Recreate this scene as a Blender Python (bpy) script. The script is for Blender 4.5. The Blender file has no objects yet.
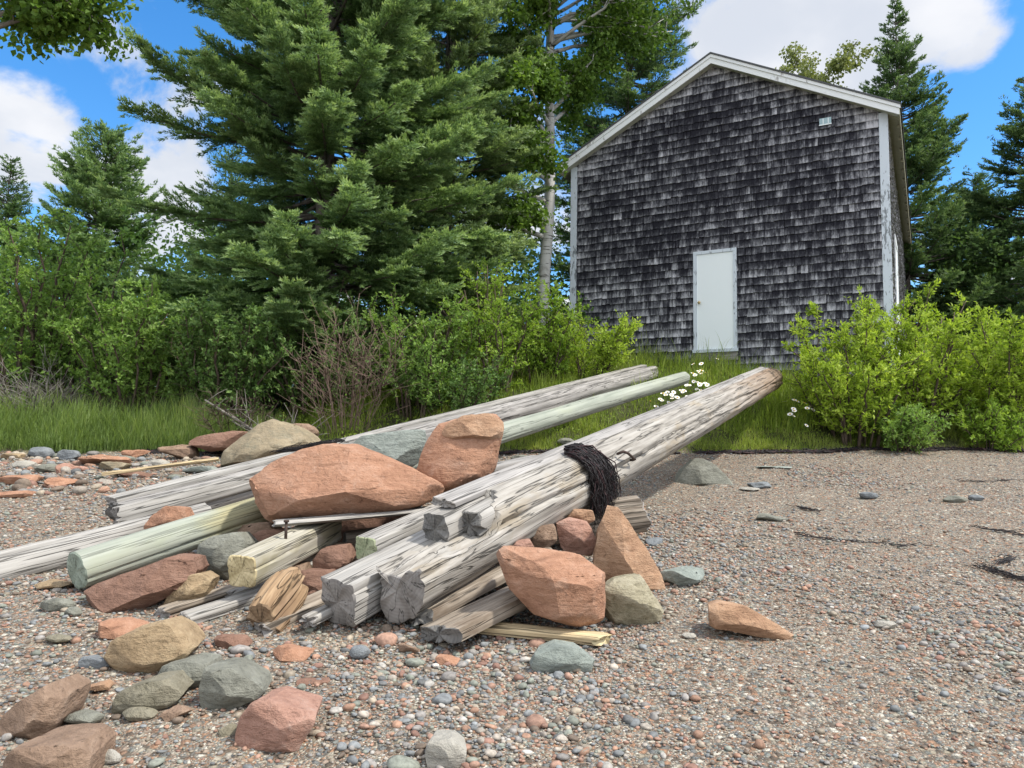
import bpy, bmesh, math, random
import numpy as np
from mathutils import Vector, Matrix

# ------------------------------------------------------------------ camera, world, sun, exposure
SC = bpy.context.scene
COL = SC.collection
FPX = 763.58
PITCH, ROLL, YAW = math.radians(5.10), math.radians(0.98), math.radians(28.67)
EYE = np.array([0, 0, 1.42])
_F = np.array([0, math.cos(PITCH), math.sin(PITCH)])
_R0 = np.array([1.0, 0, 0]); _U0 = np.cross(_R0, _F)
_R = math.cos(ROLL) * _R0 + math.sin(ROLL) * _U0
_U = -math.sin(ROLL) * _R0 + math.cos(ROLL) * _U0
cam_d = bpy.data.cameras.new('camera')
cam = bpy.data.objects.new('camera', cam_d); COL.objects.link(cam)
cam_d.sensor_width = 36.0; cam_d.lens = FPX / 1024 * 36.0
cam_d.clip_start = 0.05; cam_d.clip_end = 3000
m = Matrix.Identity(4)
for i in range(3):
    m[i][0] = _R[i]; m[i][1] = _U[i]; m[i][2] = -_F[i]; m[i][3] = EYE[i]
cam.matrix_world = m
SC.camera = cam

SUN_AZ, SUN_EL = math.radians(106), math.radians(57)      # azimuth from +Y towards +X
sun_dir = Vector((math.sin(SUN_AZ) * math.cos(SUN_EL), math.cos(SUN_AZ) * math.cos(SUN_EL), math.sin(SUN_EL)))
sun_d = bpy.data.lights.new('sun', 'SUN'); sun_d.energy = 2.7; sun_d.angle = math.radians(4)
sun_d.color = (1.0, 0.94, 0.84)
sun = bpy.data.objects.new('sun', sun_d); COL.objects.link(sun)
sun.rotation_euler = sun_dir.to_track_quat('Z', 'Y').to_euler()
sun.location = (20, 0, 30)

SC.view_settings.view_transform = 'Standard'
SC.view_settings.look = 'None'
SC.view_settings.gamma = 1.0
SC.view_settings.exposure = 1.0
SC.view_settings.use_curve_mapping = False
SC.cycles.max_bounces = 6; SC.cycles.diffuse_bounces = 3; SC.cycles.glossy_bounces = 2
SC.cycles.transmission_bounces = 4; SC.cycles.transparent_max_bounces = 4

def ray(px, py):
    return _F + (px - 512) / FPX * _R - (py - 384) / FPX * _U
def at(px, py, Y):
    d = ray(px, py)
    return EYE + d * (Y / d[1])

class N:
    """small helper for node trees"""
    def __init__(s, tree):
        s.t = tree; tree.nodes.clear()
    def new(s, typ, **kw):
        n = s.t.nodes.new(typ)
        for k, v in kw.items():
            if k.startswith('i_'):
                key = k[2:]
                n.inputs[int(key) if key.isdigit() else key.replace('_', ' ')].default_value = v
            else: setattr(n, k, v)
        return n
    def link(s, a, b): s.t.links.new(a, b)
    def put(s, sock, v):
        if isinstance(v, bpy.types.NodeSocket): s.link(v, sock)
        elif isinstance(v, (tuple, list)) and len(v) == 3 and sock.type == 'RGBA': sock.default_value = (*v, 1)
        else: sock.default_value = v
    def math(s, op, a, b=0.0, c=0.0, clamp=False):
        n = s.new('ShaderNodeMath', operation=op, use_clamp=clamp)
        s.put(n.inputs[0], a); s.put(n.inputs[1], b); s.put(n.inputs[2], c)
        return n.outputs[0]
    def vmath(s, op, a, b):
        n = s.new('ShaderNodeVectorMath', operation=op)
        s.put(n.inputs[0], a); s.put(n.inputs[1], b)
        return n.outputs['Value'] if op in ('DOT_PRODUCT', 'LENGTH') else n.outputs[0]
    def mix(s, fac, a, b, blend='MIX'):
        n = s.new('ShaderNodeMix', data_type='RGBA', blend_type=blend)
        s.put(n.inputs[0], fac); s.put(n.inputs[6], a); s.put(n.inputs[7], b)
        return n.outputs[2]
    def smooth(s, v, a, b, lo=0.0, hi=1.0):
        n = s.new('ShaderNodeMapRange', interpolation_type='SMOOTHSTEP')
        s.put(n.inputs[0], v); n.inputs[1].default_value = a; n.inputs[2].default_value = b
        n.inputs[3].default_value = lo; n.inputs[4].default_value = hi
        return n.outputs[0]
    def noise(s, vec, scale, detail=4, rough=0.55, dist=0.0):
        n = s.new('ShaderNodeTexNoise'); s.put(n.inputs['Vector'], vec)
        n.inputs['Scale'].default_value = scale; n.inputs['Detail'].default_value = detail
        n.inputs['Roughness'].default_value = rough; n.inputs['Distortion'].default_value = dist
        return n.outputs[0]
    def ramp(s, v, stops, interp='LINEAR'):
        n = s.new('ShaderNodeValToRGB'); r = n.color_ramp; r.interpolation = interp
        while len(r.elements) < len(stops): r.elements.new(0.5)
        for e, (p, c) in zip(r.elements, stops): e.position = p; e.color = (*c, 1)
        s.put(n.inputs[0], v); return n.outputs[0]
    def scale(s, vec, sc, loc=(0, 0, 0)):
        n = s.new('ShaderNodeMapping'); s.put(n.inputs[0], vec)
        n.inputs['Location'].default_value = loc; n.inputs['Scale'].default_value = sc
        return n.outputs[0]
    def bump(s, h, strength, dist):
        n = s.new('ShaderNodeBump'); s.put(n.inputs['Height'], h)
        n.inputs['Strength'].default_value = strength; n.inputs['Distance'].default_value = dist
        return n.outputs[0]

def build_world():
    w = bpy.data.worlds.new('World'); SC.world = w; w.use_nodes = True
    n = N(w.node_tree)
    sky = n.new('ShaderNodeTexSky'); sky.sky_type = 'NISHITA'; sky.sun_disc = False
    sky.sun_elevation = SUN_EL; sky.sun_rotation = SUN_AZ
    sky.air_density = 1.0; sky.dust_density = 0.3; sky.ozone_density = 3.0; sky.altitude = 10
    d = n.new('ShaderNodeTexCoord').outputs['Generated']
    sep = n.new('ShaderNodeSeparateXYZ'); n.link(d, sep.inputs[0])
    zz = n.math('ADD', n.math('MAXIMUM', sep.outputs[2], 0.0), 0.35)
    cmb = n.new('ShaderNodeCombineXYZ')
    n.link(n.math('DIVIDE', sep.outputs[0], zz), cmb.inputs[0]); n.link(n.math('DIVIDE', sep.outputs[1], zz), cmb.inputs[1])
    n1 = n.noise(cmb.outputs[0], 3.2, 8, 0.58, 0.3)
    n2 = n.noise(n.scale(cmb.outputs[0], (1, 1, 1), (4.3, 1.7, 0)), 1.3, 3, 0.5)
    mask = None
    for (px, py, rad, amp) in [(12, 140, 5.6, 1.0), (-90, 160, 9, 1), (150, 205, 6.0, 0.9), (60, 170, 5, .6), (760, -10, 9, 1.0), (870, 0, 7.0, 1.0), (955, 40, 3.6, 0.7), (700, 40, 6, .7), (820, 60, 9, .85), (560, 330, 20, .5)]:
        v = ray(px, py); v = v / np.linalg.norm(v)
        dt = n.vmath('DOT_PRODUCT', d, tuple(v))
        f = n.smooth(dt, math.cos(math.radians(rad)), math.cos(math.radians(rad * 0.15)), 0, amp)
        mask = f if mask is None else n.math('MAXIMUM', mask, f)
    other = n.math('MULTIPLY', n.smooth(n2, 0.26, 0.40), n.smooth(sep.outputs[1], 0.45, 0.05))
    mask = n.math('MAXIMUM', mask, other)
    cl = n.math('ADD', n.math('MULTIPLY', mask, 0.62), n.math('MULTIPLY', n.math('SUBTRACT', n1, 0.5), 2.9))
    fac = n.smooth(cl, 0.16, 0.50)
    shade = n.noise(n.scale(cmb.outputs[0], (1, 1, 1), (9.1, 2.2, 0)), 4.5, 5, 0.5)
    ccol = n.mix(n.smooth(shade, 0.35, 0.7), (2.5, 2.62, 2.85), (3.3, 3.3, 3.35))
    ccol = n.mix(other, ccol, (5.6, 5.7, 5.9))        # unseen cloud bank behind the camera, added and brightened as fill light
    hs = n.new('ShaderNodeHueSaturation'); hs.inputs['Saturation'].default_value = 1.32
    hs.inputs['Value'].default_value = 0.85; n.link(sky.outputs[0], hs.inputs['Color'])
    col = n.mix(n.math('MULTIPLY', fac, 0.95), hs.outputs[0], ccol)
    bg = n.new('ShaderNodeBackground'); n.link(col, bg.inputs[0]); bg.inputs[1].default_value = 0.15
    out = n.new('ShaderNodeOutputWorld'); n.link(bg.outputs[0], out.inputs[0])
build_world()

# ------------------------------------------------------------------ noise, terrain
def _hash(i, j, k, s):
    h = (i * 374761393 + j * 668265263 + k * 2147483647 + s * 974634777) & 0xFFFFFFFF
    h = ((h ^ (h >> 13)) * 1274126177) & 0xFFFFFFFF
    h = h ^ (h >> 16)
    return (h & 0xFFFFFF) / float(0xFFFFFF)
def vnoise(P, seed=0):
    P = np.asarray(P, float); I = np.floor(P).astype(np.int64); f = P - I; f = f * f * (3 - 2 * f)
    r = 0
    for a in (0, 1):
        for b in (0, 1):
            for c in (0, 1):
                w = (f[:, 0] if a else 1 - f[:, 0]) * (f[:, 1] if b else 1 - f[:, 1]) * (f[:, 2] if c else 1 - f[:, 2])
                r = r + w * _hash(I[:, 0] + a, I[:, 1] + b, I[:, 2] + c, seed)
    return r * 2 - 1
def fbm(P, seed=0, octs=4, gain=0.5):
    P = np.asarray(P, float); r = 0; a = 1.0
    for o in range(octs):
        r = r + a * vnoise(P * 2 ** o + o * 17.3, seed + o); a *= gain
    return r
def sstep(x, a, b):
    t = np.clip((x - a) / (b - a), 0, 1); return t * t * (3 - 2 * t)

SLOPE = 0.1315
def edge_y(x):
    x = np.asarray(x, float)
    return 10.75 + 0.14 * np.clip(x, -14, 14) + 0.12 * np.sin(x * 1.3) + 0.06 * np.sin(x * 3.7 + 1)
def gh(x, y):
    x = np.asarray(x, float); y = np.asarray(y, float)
    e = edge_y(x); b = y - e
    beach = SLOPE * np.clip(y, -12, None)
    kr = sstep(x, -3.5, 0.0)
    bp = np.clip(b, 0, None)
    right = np.where(bp < 1.5, 0.56 * bp, 0.84 + 0.40 * (bp - 1.5)); right = 2.0 - np.logaddexp(0, (2.0 - right) * 6) / 6
    left = 1.5 * (1 - np.exp(-bp * 0.28))
    bank = SLOPE * e + left * (1 - kr) + right * kr + 0.02 * np.clip(bp - 4, 0, 60)
    z = np.where(b < 0, beach, bank)
    P = np.stack([x * 0.5, y * 0.5, x * 0], -1).reshape(-1, 3)
    und = vnoise(P, 3).reshape(x.shape if x.ndim else ()) if x.ndim else vnoise(P, 3)[0]
    return z + und * 0.035
def hit(px, py):
    d = ray(px, py); t0, t1 = 1.5, 1.5
    while t1 < 60:
        p = EYE + d * t1
        if p[2] < gh(p[0], p[1]): break
        t0 = t1; t1 += 0.1
    for _ in range(25):
        tm = (t0 + t1) / 2; p = EYE + d * tm
        if p[2] < gh(p[0], p[1]): t1 = tm
        else: t0 = tm
    return EYE + d * t1
def onground(px, Y, sink=0.0):
    x = at(px, 440, Y)[0]
    return np.array([x, Y, float(gh(x, Y)) - sink])

# ------------------------------------------------------------------ mesh helpers
class MB:
    def __init__(s): s.V = []; s.F = {3: [], 4: []}; s.M = {3: [], 4: []}; s.n = 0; s.A = []; s.C = []
    def add(s, V, F, mat=0, attr=None):
        V = np.asarray(V, np.float32); F = np.asarray(F, np.int64)
        if len(F) == 0: return
        k = F.shape[1]
        s.V.append(V); s.F[k].append(F + s.n); s.M[k].append(np.full(len(F), mat, np.int32) if np.isscalar(mat) else np.asarray(mat, np.int32))
        if attr is None: attr = np.zeros(len(V), np.float32)
        s.A.append(np.full(len(V), attr, np.float32) if np.isscalar(attr) else np.asarray(attr, np.float32))
        s.n += len(V)
    def tube(s, P, R, sides=6, mat=0, attr=0.0):
        P = np.asarray(P, float); n = len(P); R = np.broadcast_to(np.asarray(R, float), (n,))
        T = np.gradient(P, axis=0); T /= np.linalg.norm(T, axis=1)[:, None] + 1e-9
        ref = np.array([0, 0, 1.0]) if abs(T[0, 2]) < 0.9 else np.array([1.0, 0, 0])
        A = np.cross(T, ref); A /= np.linalg.norm(A, axis=1)[:, None] + 1e-9; B = np.cross(T, A)
        th = np.arange(sides) * 2 * math.pi / sides
        V = P[:, None, :] + R[:, None, None] * (np.cos(th)[None, :, None] * A[:, None, :] + np.sin(th)[None, :, None] * B[:, None, :])
        V = V.reshape(-1, 3)
        i = np.arange(n - 1)[:, None] * sides; j = np.arange(sides)[None, :]; j2 = (j + 1) % sides
        F = np.stack([i + j, i + j2, i + sides + j2, i + sides + j], -1).reshape(-1, 4)
        s.add(V, F, mat, attr)
        for c, o in ((0, 0), (n - 1, (n - 1) * sides)):
            cap = [[o + k, o + k + 1, o + ((k + 2) % sides)] for k in range(0)]
        if sides >= 3:
            e0 = np.array([[0, k + 1, k] for k in range(1, sides - 1)]); e1 = np.array([[0, k, k + 1] for k in range(1, sides - 1)]) + (n - 1) * sides
            s.F[3].append(np.vstack([e0, e1]) + s.n - len(V)); s.M[3].append(np.full(2 * (sides - 2), mat, np.int32))
    def box(s, lo, hi, mat=0, M=None):
        lo = np.array(lo, float); hi = np.array(hi, float)
        V = np.array([[(lo, hi)[a][0], (lo, hi)[b][1], (lo, hi)[c][2]] for a in (0, 1) for b in (0, 1) for c in (0, 1)])
        F = [[0, 1, 3, 2], [4, 6, 7, 5], [0, 4, 5, 1], [2, 3, 7, 6], [0, 2, 6, 4], [1, 5, 7, 3]]
        if M is not None: V = V @ np.array(M)[:3, :3].T + np.array(M)[:3, 3]
        s.add(V, F, mat)
    def build(s, name, mats, parent=None, smooth=False, matrix=None):
        V = np.concatenate(s.V); me = bpy.data.meshes.new(name)
        nt = sum(len(f) for f in s.F[3]); nq = sum(len(f) for f in s.F[4])
        loops = np.concatenate([f.ravel() for f in s.F[3]] + [f.ravel() for f in s.F[4]]).astype(np.int32)
        st = np.concatenate([np.arange(nt) * 3, nt * 3 + np.arange(nq) * 4]).astype(np.int32)
        me.vertices.add(len(V)); me.vertices.foreach_set('co', V.ravel())
        me.loops.add(len(loops)); me.loops.foreach_set('vertex_index', loops)
        me.polygons.add(nt + nq); me.polygons.foreach_set('loop_start', st)
        me.polygons.foreach_set('material_index', np.concatenate(s.M[3] + s.M[4]))
        me.polygons.foreach_set('use_smooth', np.full(nt + nq, bool(smooth)))
        me.update(calc_edges=True); me.validate()
        a = me.attributes.new('rnd', 'FLOAT', 'POINT'); a.data.foreach_set('value', np.concatenate(s.A))
        if s.C:
            c = me.attributes.new('tint', 'FLOAT_COLOR', 'POINT'); c.data.foreach_set('color', np.concatenate(s.C).astype(np.float32).ravel())
        for mt in (mats if isinstance(mats, (list, tuple)) else [mats]): me.materials.append(mt)
        o = bpy.data.objects.new(name, me); COL.objects.link(o)
        if matrix is not None: o.matrix_world = Matrix(matrix)
        if parent is not None: o.parent = parent
        return o
def tag(o, label=None, cat=None, group=None, kind=None):
    if label: o['label'] = label
    if cat: o['category'] = cat
    if group: o['group'] = group
    if kind: o['kind'] = kind
    return o
def empty(name, loc, label, cat, group=None, rz=0.0):
    o = bpy.data.objects.new(name, None); COL.objects.link(o); o.location = tuple(loc); o.rotation_euler = (0, 0, rz)
    o.empty_display_size = 0.2
    return tag(o, label, cat, group)

# ------------------------------------------------------------------ materials
def mat(name):
    mt = bpy.data.materials.new(name); mt.use_nodes = True
    return mt, N(mt.node_tree)
def finish(n, col, rough=0.8, normal=None, spec=0.3, metal=0.0):
    b = n.new('ShaderNodeBsdfPrincipled'); n.put(b.inputs['Base Color'], col); n.put(b.inputs['Roughness'], rough)
    n.put(b.inputs['Specular IOR Level'], spec); n.put(b.inputs['Metallic'], metal)
    if normal is not None: n.link(normal, b.inputs['Normal'])
    o = n.new('ShaderNodeOutputMaterial'); n.link(b.outputs[0], o.inputs[0])
    return b
def objco(n): return n.new('ShaderNodeTexCoord').outputs['Object']
def attr(n, name):
    return n.new('ShaderNodeAttribute', attribute_name=name)

def leaf_mat(name, c_dark, c_mid, c_lite, trans=0.35, rough=0.55):
    mt, n = mat(name)
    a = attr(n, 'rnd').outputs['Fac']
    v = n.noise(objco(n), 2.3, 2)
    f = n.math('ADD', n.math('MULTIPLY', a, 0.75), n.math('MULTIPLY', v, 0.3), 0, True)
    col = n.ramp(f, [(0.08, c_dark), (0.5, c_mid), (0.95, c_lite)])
    b = n.new('ShaderNodeBsdfPrincipled'); n.link(col, b.inputs['Base Color']); b.inputs['Roughness'].default_value = rough
    b.inputs['Specular IOR Level'].default_value = 0.25
    t = n.new('ShaderNodeBsdfTranslucent'); n.link(n.mix(1.0, col, (1.0, 1.0, 0.55), 'MULTIPLY'), t.inputs[0])
    mx = n.new('ShaderNodeMixShader'); mx.inputs[0].default_value = trans
    n.link(b.outputs[0], mx.inputs[1]); n.link(t.outputs[0], mx.inputs[2])
    o = n.new('ShaderNodeOutputMaterial'); n.link(mx.outputs[0], o.inputs[0])
    return mt
def bark_mat(name, c1, c2, sc=6):
    mt, n = mat(name); co = objco(n)
    v = n.noise(n.scale(co, (sc, sc, sc * 0.25)), 2.0, 6, 0.65)
    finish(n, n.ramp(v, [(0.3, c1), (0.7, c2)]), 0.9, n.bump(v, 0.6, 0.02))
    return mt
def birch_mat():
    mt, n = mat('birch_bark'); co = objco(n)
    v = n.noise(n.scale(co, (3, 3, 22)), 1.0, 4, 0.6); w = n.noise(n.scale(co, (1.5, 1.5, 1.2)), 1.5, 4, 0.6)
    col = n.mix(n.smooth(v, 0.58, 0.66), (0.47, 0.47, 0.45), (0.06, 0.055, 0.05))
    col = n.mix(n.smooth(w, 0.52, 0.72), col, (0.17, 0.16, 0.14))
    finish(n, col, 0.75, n.bump(v, 0.3, 0.01)); return mt
def wood_mat(name, lite, mid, dark, tint=None, tint_x=None, stain=None, grain=1.0, contrast=1.0):
    mt, n = mat(name); co = objco(n)
    g = n.noise(n.scale(co, (1.1, 30, 30)), 1.0 * grain, 6, 0.62, 0.15)
    big = n.noise(n.scale(co, (1.0, 2.5, 2.5)), 1.6, 4, 0.6)
    ck = n.noise(n.scale(co, (0.55, 17, 17), (3, 1, 7)), 1.0, 3, 0.55, 0.25)
    crack = n.smooth(n.math('ABSOLUTE', n.math('SUBTRACT', ck, 0.5)), 0.021, 0.002)
    knot = n.new('ShaderNodeTexVoronoi'); n.put(knot.inputs['Vector'], n.scale(co, (1.0, 2.4, 2.4))); knot.inputs['Scale'].default_value = 1.6
    kn = n.smooth(knot.outputs['Distance'], 0.075, 0.03)
    col = n.ramp(n.math('ADD', n.math('MULTIPLY', g, 0.75), n.math('MULTIPLY', big, 0.3)), [(0.33, dark), (0.50, mid), (0.66, lite)])
    if stain: col = n.mix(n.smooth(big, 0.52, 0.68), col, stain)
    if tint:
        sx = n.new('ShaderNodeSeparateXYZ'); n.link(co, sx.inputs[0])
        xx = n.math('ADD', sx.outputs[0], n.math('MULTIPLY', n.math('SUBTRACT', big, 0.5), 1.2))
        f = n.smooth(xx, tint_x[0], tint_x[1])
        if len(tint_x) > 2: f = n.math('MULTIPLY', f, n.smooth(xx, tint_x[3], tint_x[2]))
        col = n.mix(n.math('MULTIPLY', f, 0.8), col, n.mix(g, tint, tuple(c * 0.6 for c in tint)))
    col = n.mix(n.math('MULTIPLY', crack, 0.85 * contrast), col, tuple(c * 0.16 for c in mid))
    col = n.mix(n.math('MULTIPLY', kn, 0.6), col, tuple(c * 0.35 for c in mid))
    hgt = n.math('SUBTRACT', n.math('MULTIPLY', g, 0.5), n.math('MULTIPLY', crack, 0.9))
    finish(n, col, 0.85, n.bump(hgt, 0.55, 0.012), 0.25)
    return mt
def end_mat(name, lite, dark):
    mt, n = mat(name); co = objco(n)
    sx = n.new('ShaderNodeSeparateXYZ'); n.link(co, sx.inputs[0])
    cb = n.new('ShaderNodeCombineXYZ'); n.link(sx.outputs[1], cb.inputs[1]); n.link(sx.outputs[2], cb.inputs[2])
    ns = n.noise(cb.outputs[0], 9, 5, 0.6)
    r = n.math('ADD', n.vmath('LENGTH', cb.outputs[0], (0, 0, 0)), n.math('MULTIPLY', ns, 0.03))
    w = n.math('SINE', n.math('MULTIPLY', r, 330.0))
    f = n.math('ADD', n.math('MULTIPLY', w, 0.045), ns, 0, True)
    ec = n.smooth(n.math('ABSOLUTE', n.math('SUBTRACT', n.noise(n.vmath('ADD', n.vmath('NORMALIZE', cb.outputs[0], (0, 0, 0)), n.vmath('MULTIPLY', cb.outputs[0], (1.5, 1.5, 1.5))), 2.1, 3, 0.6), 0.5)), 0.02, 0.0)
    finish(n, n.mix(n.math('MULTIPLY', ec, 0.8), n.ramp(f, [(0.3, dark), (0.7, lite)]), tuple(x * 0.2 for x in dark)), 0.9, n.bump(n.math('SUBTRACT', f, ec), 0.3, 0.004)); return mt
def rock_mat(name, c1, c2, c3, speck=(0.5, 0.45, 0.4), layer=1.0):
    c1, c2, c3, speck = [tuple(0.82 * x for x in c) for c in (c1, c2, c3, speck)]
    mt, n = mat(name); co = objco(n)
    a = n.noise(n.scale(co, (1, 1, 1 + layer)), 4.5, 8, 0.65, 0.4)
    f = n.noise(co, 38, 6, 0.7)
    s = n.new('ShaderNodeTexVoronoi'); s.inputs['Scale'].default_value = 120; n.link(co, s.inputs['Vector'])
    st = n.noise(co, 1.8, 5, 0.6)
    col = n.ramp(n.math('ADD', n.math('MULTIPLY', a, 0.65), n.math('MULTIPLY', f, 0.35)), [(0.30, c3), (0.50, c1), (0.72, c2)])
    col = n.mix(n.math('MULTIPLY', n.smooth(s.outputs['Distance'], 0.16, 0.05), 0.45), col, speck)
    col = n.mix(n.math('MULTIPLY', n.smooth(st, 0.55, 0.75), 0.5), col, tuple(x * 0.62 for x in c1))
    geo = n.new('ShaderNodeNewGeometry')
    col = n.mix(n.math('MULTIPLY', n.smooth(geo.outputs['Pointiness'], 0.51, 0.60), 0.4), col, c2)
    pit = n.noise(n.scale(co, (1, 1, 1.6)), 16, 5, 0.75, 0.6)
    col = n.mix(n.math('MULTIPLY', n.smooth(pit, 0.44, 0.30), 0.65), col, tuple(x * 0.55 for x in c3))
    col = n.mix(n.math('MULTIPLY', n.smooth(n.noise(co, 7.0, 6, 0.7, 0.3), 0.55, 0.72), 0.5), col, tuple(0.4 * x + 0.6 * y for x, y in zip(c2, speck)))
    bed = n.noise(n.scale(co, (2.2, 2.2, 16)), 1.4, 5, 0.65, 0.5)
    col = n.mix(n.math('MULTIPLY', n.smooth(bed, 0.42, 0.30), 0.55), col, tuple(x * 0.6 for x in c3))
    hg = n.math('ADD', n.math('MULTIPLY', n.math('ADD', a, n.math('MULTIPLY', bed, 0.7)), 0.8), n.math('ADD', n.math('MULTIPLY', f, 0.35), n.math('MULTIPLY', pit, 0.55)))
    finish(n, col, 0.88, n.bump(hg, 0.8, 0.035), 0.25); return mt
def flat_mat(name, col, rough=0.6, bump=0.0, var=0.15, sc=8.0, metal=0.0):
    mt, n = mat(name); v = n.noise(objco(n), sc, 5, 0.6)
    c = n.mix(v, tuple(x * (1 - var) for x in col), tuple(min(1, x * (1 + var)) for x in col))
    finish(n, c, rough, n.bump(v, bump, 0.01) if bump else None, 0.4, metal); return mt
def worn_paint(name, paint, wood, amt=0.55, stretch=(3, 3, 3)):
    mt, n = mat(name); co = objco(n)
    v = n.noise(n.scale(co, stretch), 4.0, 7, 0.65); v2 = n.noise(co, 1.2, 3)
    f = n.smooth(n.math('ADD', v, n.math('MULTIPLY', n.math('SUBTRACT', v2, 0.5), 0.5)), amt, amt + 0.08)
    finish(n, n.mix(f, paint, wood), 0.65, n.bump(f, 0.3, 0.004)); return mt

M = {}
def setup_materials():
    M['leaf_spruce'] = leaf_mat('spruce_needles', (0.062, 0.112, 0.050), (0.180, 0.295, 0.125), (0.420, 0.560, 0.270), 0.45, 0.6)
    M['leaf_spruce_far'] = leaf_mat('dark_spruce_needles', (0.034, 0.070, 0.028), (0.095, 0.170, 0.066), (0.240, 0.345, 0.140), 0.40, 0.6)
    M['leaf_spruce_pale'] = leaf_mat('pale_spruce_needles', (0.080, 0.130, 0.060), (0.200, 0.300, 0.135), (0.430, 0.550, 0.290), 0.45, 0.6)
    M['leaf_aspen'] = leaf_mat('aspen_leaves', (0.045, 0.095, 0.014), (0.125, 0.225, 0.038), (0.250, 0.370, 0.080), 0.46, 0.5)
    M['leaf_alder'] = leaf_mat('alder_leaves', (0.085, 0.155, 0.032), (0.205, 0.345, 0.078), (0.350, 0.500, 0.150), 0.50, 0.5)
    M['leaf_dark'] = leaf_mat('dark_shrub_leaves', (0.055, 0.112, 0.030), (0.140, 0.250, 0.070), (0.260, 0.390, 0.130), 0.48, 0.5)
    M['leaf_lime'] = leaf_mat('lime_shrub_leaves', (0.140, 0.230, 0.022), (0.340, 0.480, 0.055), (0.520, 0.640, 0.130), 0.50, 0.5)
    M['leaf_yellow'] = leaf_mat('yellow_green_leaves', (0.095, 0.180, 0.020), (0.240, 0.385, 0.050), (0.400, 0.540, 0.110), 0.48, 0.5)
    M['leaf_pale'] = leaf_mat('pale_tree_leaves', (0.12, 0.15, 0.05), (0.22, 0.26, 0.09), (0.34, 0.37, 0.15), 0.4, 0.6)
    M['grass_tall'] = leaf_mat('tall_shore_grass', (0.090, 0.145, 0.036), (0.220, 0.320, 0.100), (0.440, 0.490, 0.230), 0.48, 0.5)
    M['grass_bank'] = leaf_mat('bank_grass', (0.080, 0.140, 0.016), (0.225, 0.325, 0.045), (0.420, 0.460, 0.130), 0.42, 0.5)
    M['bark'] = bark_mat('grey_bark', (0.05, 0.042, 0.036), (0.17, 0.15, 0.13))
    M['twig'] = bark_mat('brown_twig', (0.045, 0.032, 0.024), (0.13, 0.10, 0.075), 12)
    M['dead_twig'] = bark_mat('rosy_dead_twig', (0.11, 0.075, 0.058), (0.25, 0.18, 0.145), 12)
    M['grey_twig'] = bark_mat('grey_dead_twig', (0.12, 0.11, 0.10), (0.30, 0.28, 0.25), 12)
    M['birch'] = birch_mat()
    M['wood_grey'] = wood_mat('silver_driftwood', (0.39, 0.378, 0.356), (0.275, 0.264, 0.246), (0.125, 0.117, 0.108))
    M['wood_log'] = wood_mat('silver_log', (0.39, 0.372, 0.342), (0.275, 0.258, 0.232), (0.125, 0.113, 0.10), (0.27, 0.17, 0.105), (5.5, 10.2), (0.27, 0.235, 0.185))
    M['wood_rail'] = wood_mat('blue_grey_rail', (0.37, 0.355, 0.34), (0.25, 0.24, 0.23), (0.11, 0.104, 0.10))
    M['wood_post'] = wood_mat('yellow_grey_post', (0.45, 0.425, 0.36), (0.34, 0.32, 0.26), (0.19, 0.17, 0.125), None, None, (0.29, 0.265, 0.18))
    M['wood_green'] = wood_mat('green_treated_pole', (0.34, 0.36, 0.31), (0.275, 0.297, 0.252), (0.19, 0.21, 0.175), (0.40, 0.36, 0.20), (0.75, 1.2, 1.9, 2.4), (0.30, 0.325, 0.255), 0.8, 0.45)
    M['wood_green_far'] = M['wood_green']
    M['wood_dark'] = wood_mat('brown_stained_plank', (0.40, 0.35, 0.29), (0.22, 0.185, 0.148), (0.07, 0.055, 0.043), None, None, (0.15, 0.115, 0.085))
    M['wood_brown'] = wood_mat('brown_heartwood', (0.40, 0.285, 0.175), (0.25, 0.165, 0.095), (0.10, 0.06, 0.035), None, None, (0.17, 0.11, 0.068))
    M['wood_yellow'] = wood_mat('yellow_splintered_wood', (0.58, 0.46, 0.28), (0.42, 0.33, 0.20), (0.16, 0.12, 0.075))
    M['end_grey'] = end_mat('grey_end_grain', (0.30, 0.285, 0.27), (0.15, 0.14, 0.13))
    M['end_green'] = end_mat('green_end_grain', (0.31, 0.36, 0.30), (0.16, 0.19, 0.15))
    M['end_yellow'] = end_mat('yellow_end_grain', (0.62, 0.53, 0.33), (0.30, 0.24, 0.12))
    M['end_mossy'] = end_mat('mossy_end_grain', (0.40, 0.42, 0.28), (0.19, 0.23, 0.13))
    M['end_brown'] = end_mat('brown_end_grain', (0.33, 0.235, 0.145), (0.14, 0.09, 0.055))
    M['end_dark'] = end_mat('dark_end_grain', (0.21, 0.205, 0.195), (0.08, 0.078, 0.075))
    M['r_red'] = rock_mat('red_sandstone', (0.43, 0.235, 0.150), (0.56, 0.350, 0.25), (0.27, 0.135, 0.085), (0.58, 0.43, 0.34))
    M['r_orange'] = rock_mat('orange_sandstone', (0.43, 0.265, 0.165), (0.56, 0.385, 0.265), (0.26, 0.145, 0.09), (0.6, 0.42, 0.3))
    M['r_pink'] = rock_mat('pink_granite', (0.43, 0.25, 0.19), (0.54, 0.37, 0.30), (0.28, 0.15, 0.11), (0.6, 0.5, 0.44))
    M['r_maroon'] = rock_mat('maroon_stone', (0.26, 0.15, 0.108), (0.37, 0.235, 0.175), (0.14, 0.078, 0.056), (0.32, 0.2, 0.16))
    M['r_tan'] = rock_mat('tan_stone', (0.38, 0.28, 0.17), (0.53, 0.42, 0.27), (0.18, 0.125, 0.07), (0.55, 0.45, 0.3))
    M['r_brown'] = rock_mat('brown_stone', (0.30, 0.205, 0.145), (0.42, 0.31, 0.23), (0.16, 0.105, 0.072), (0.38, 0.3, 0.24))
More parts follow.
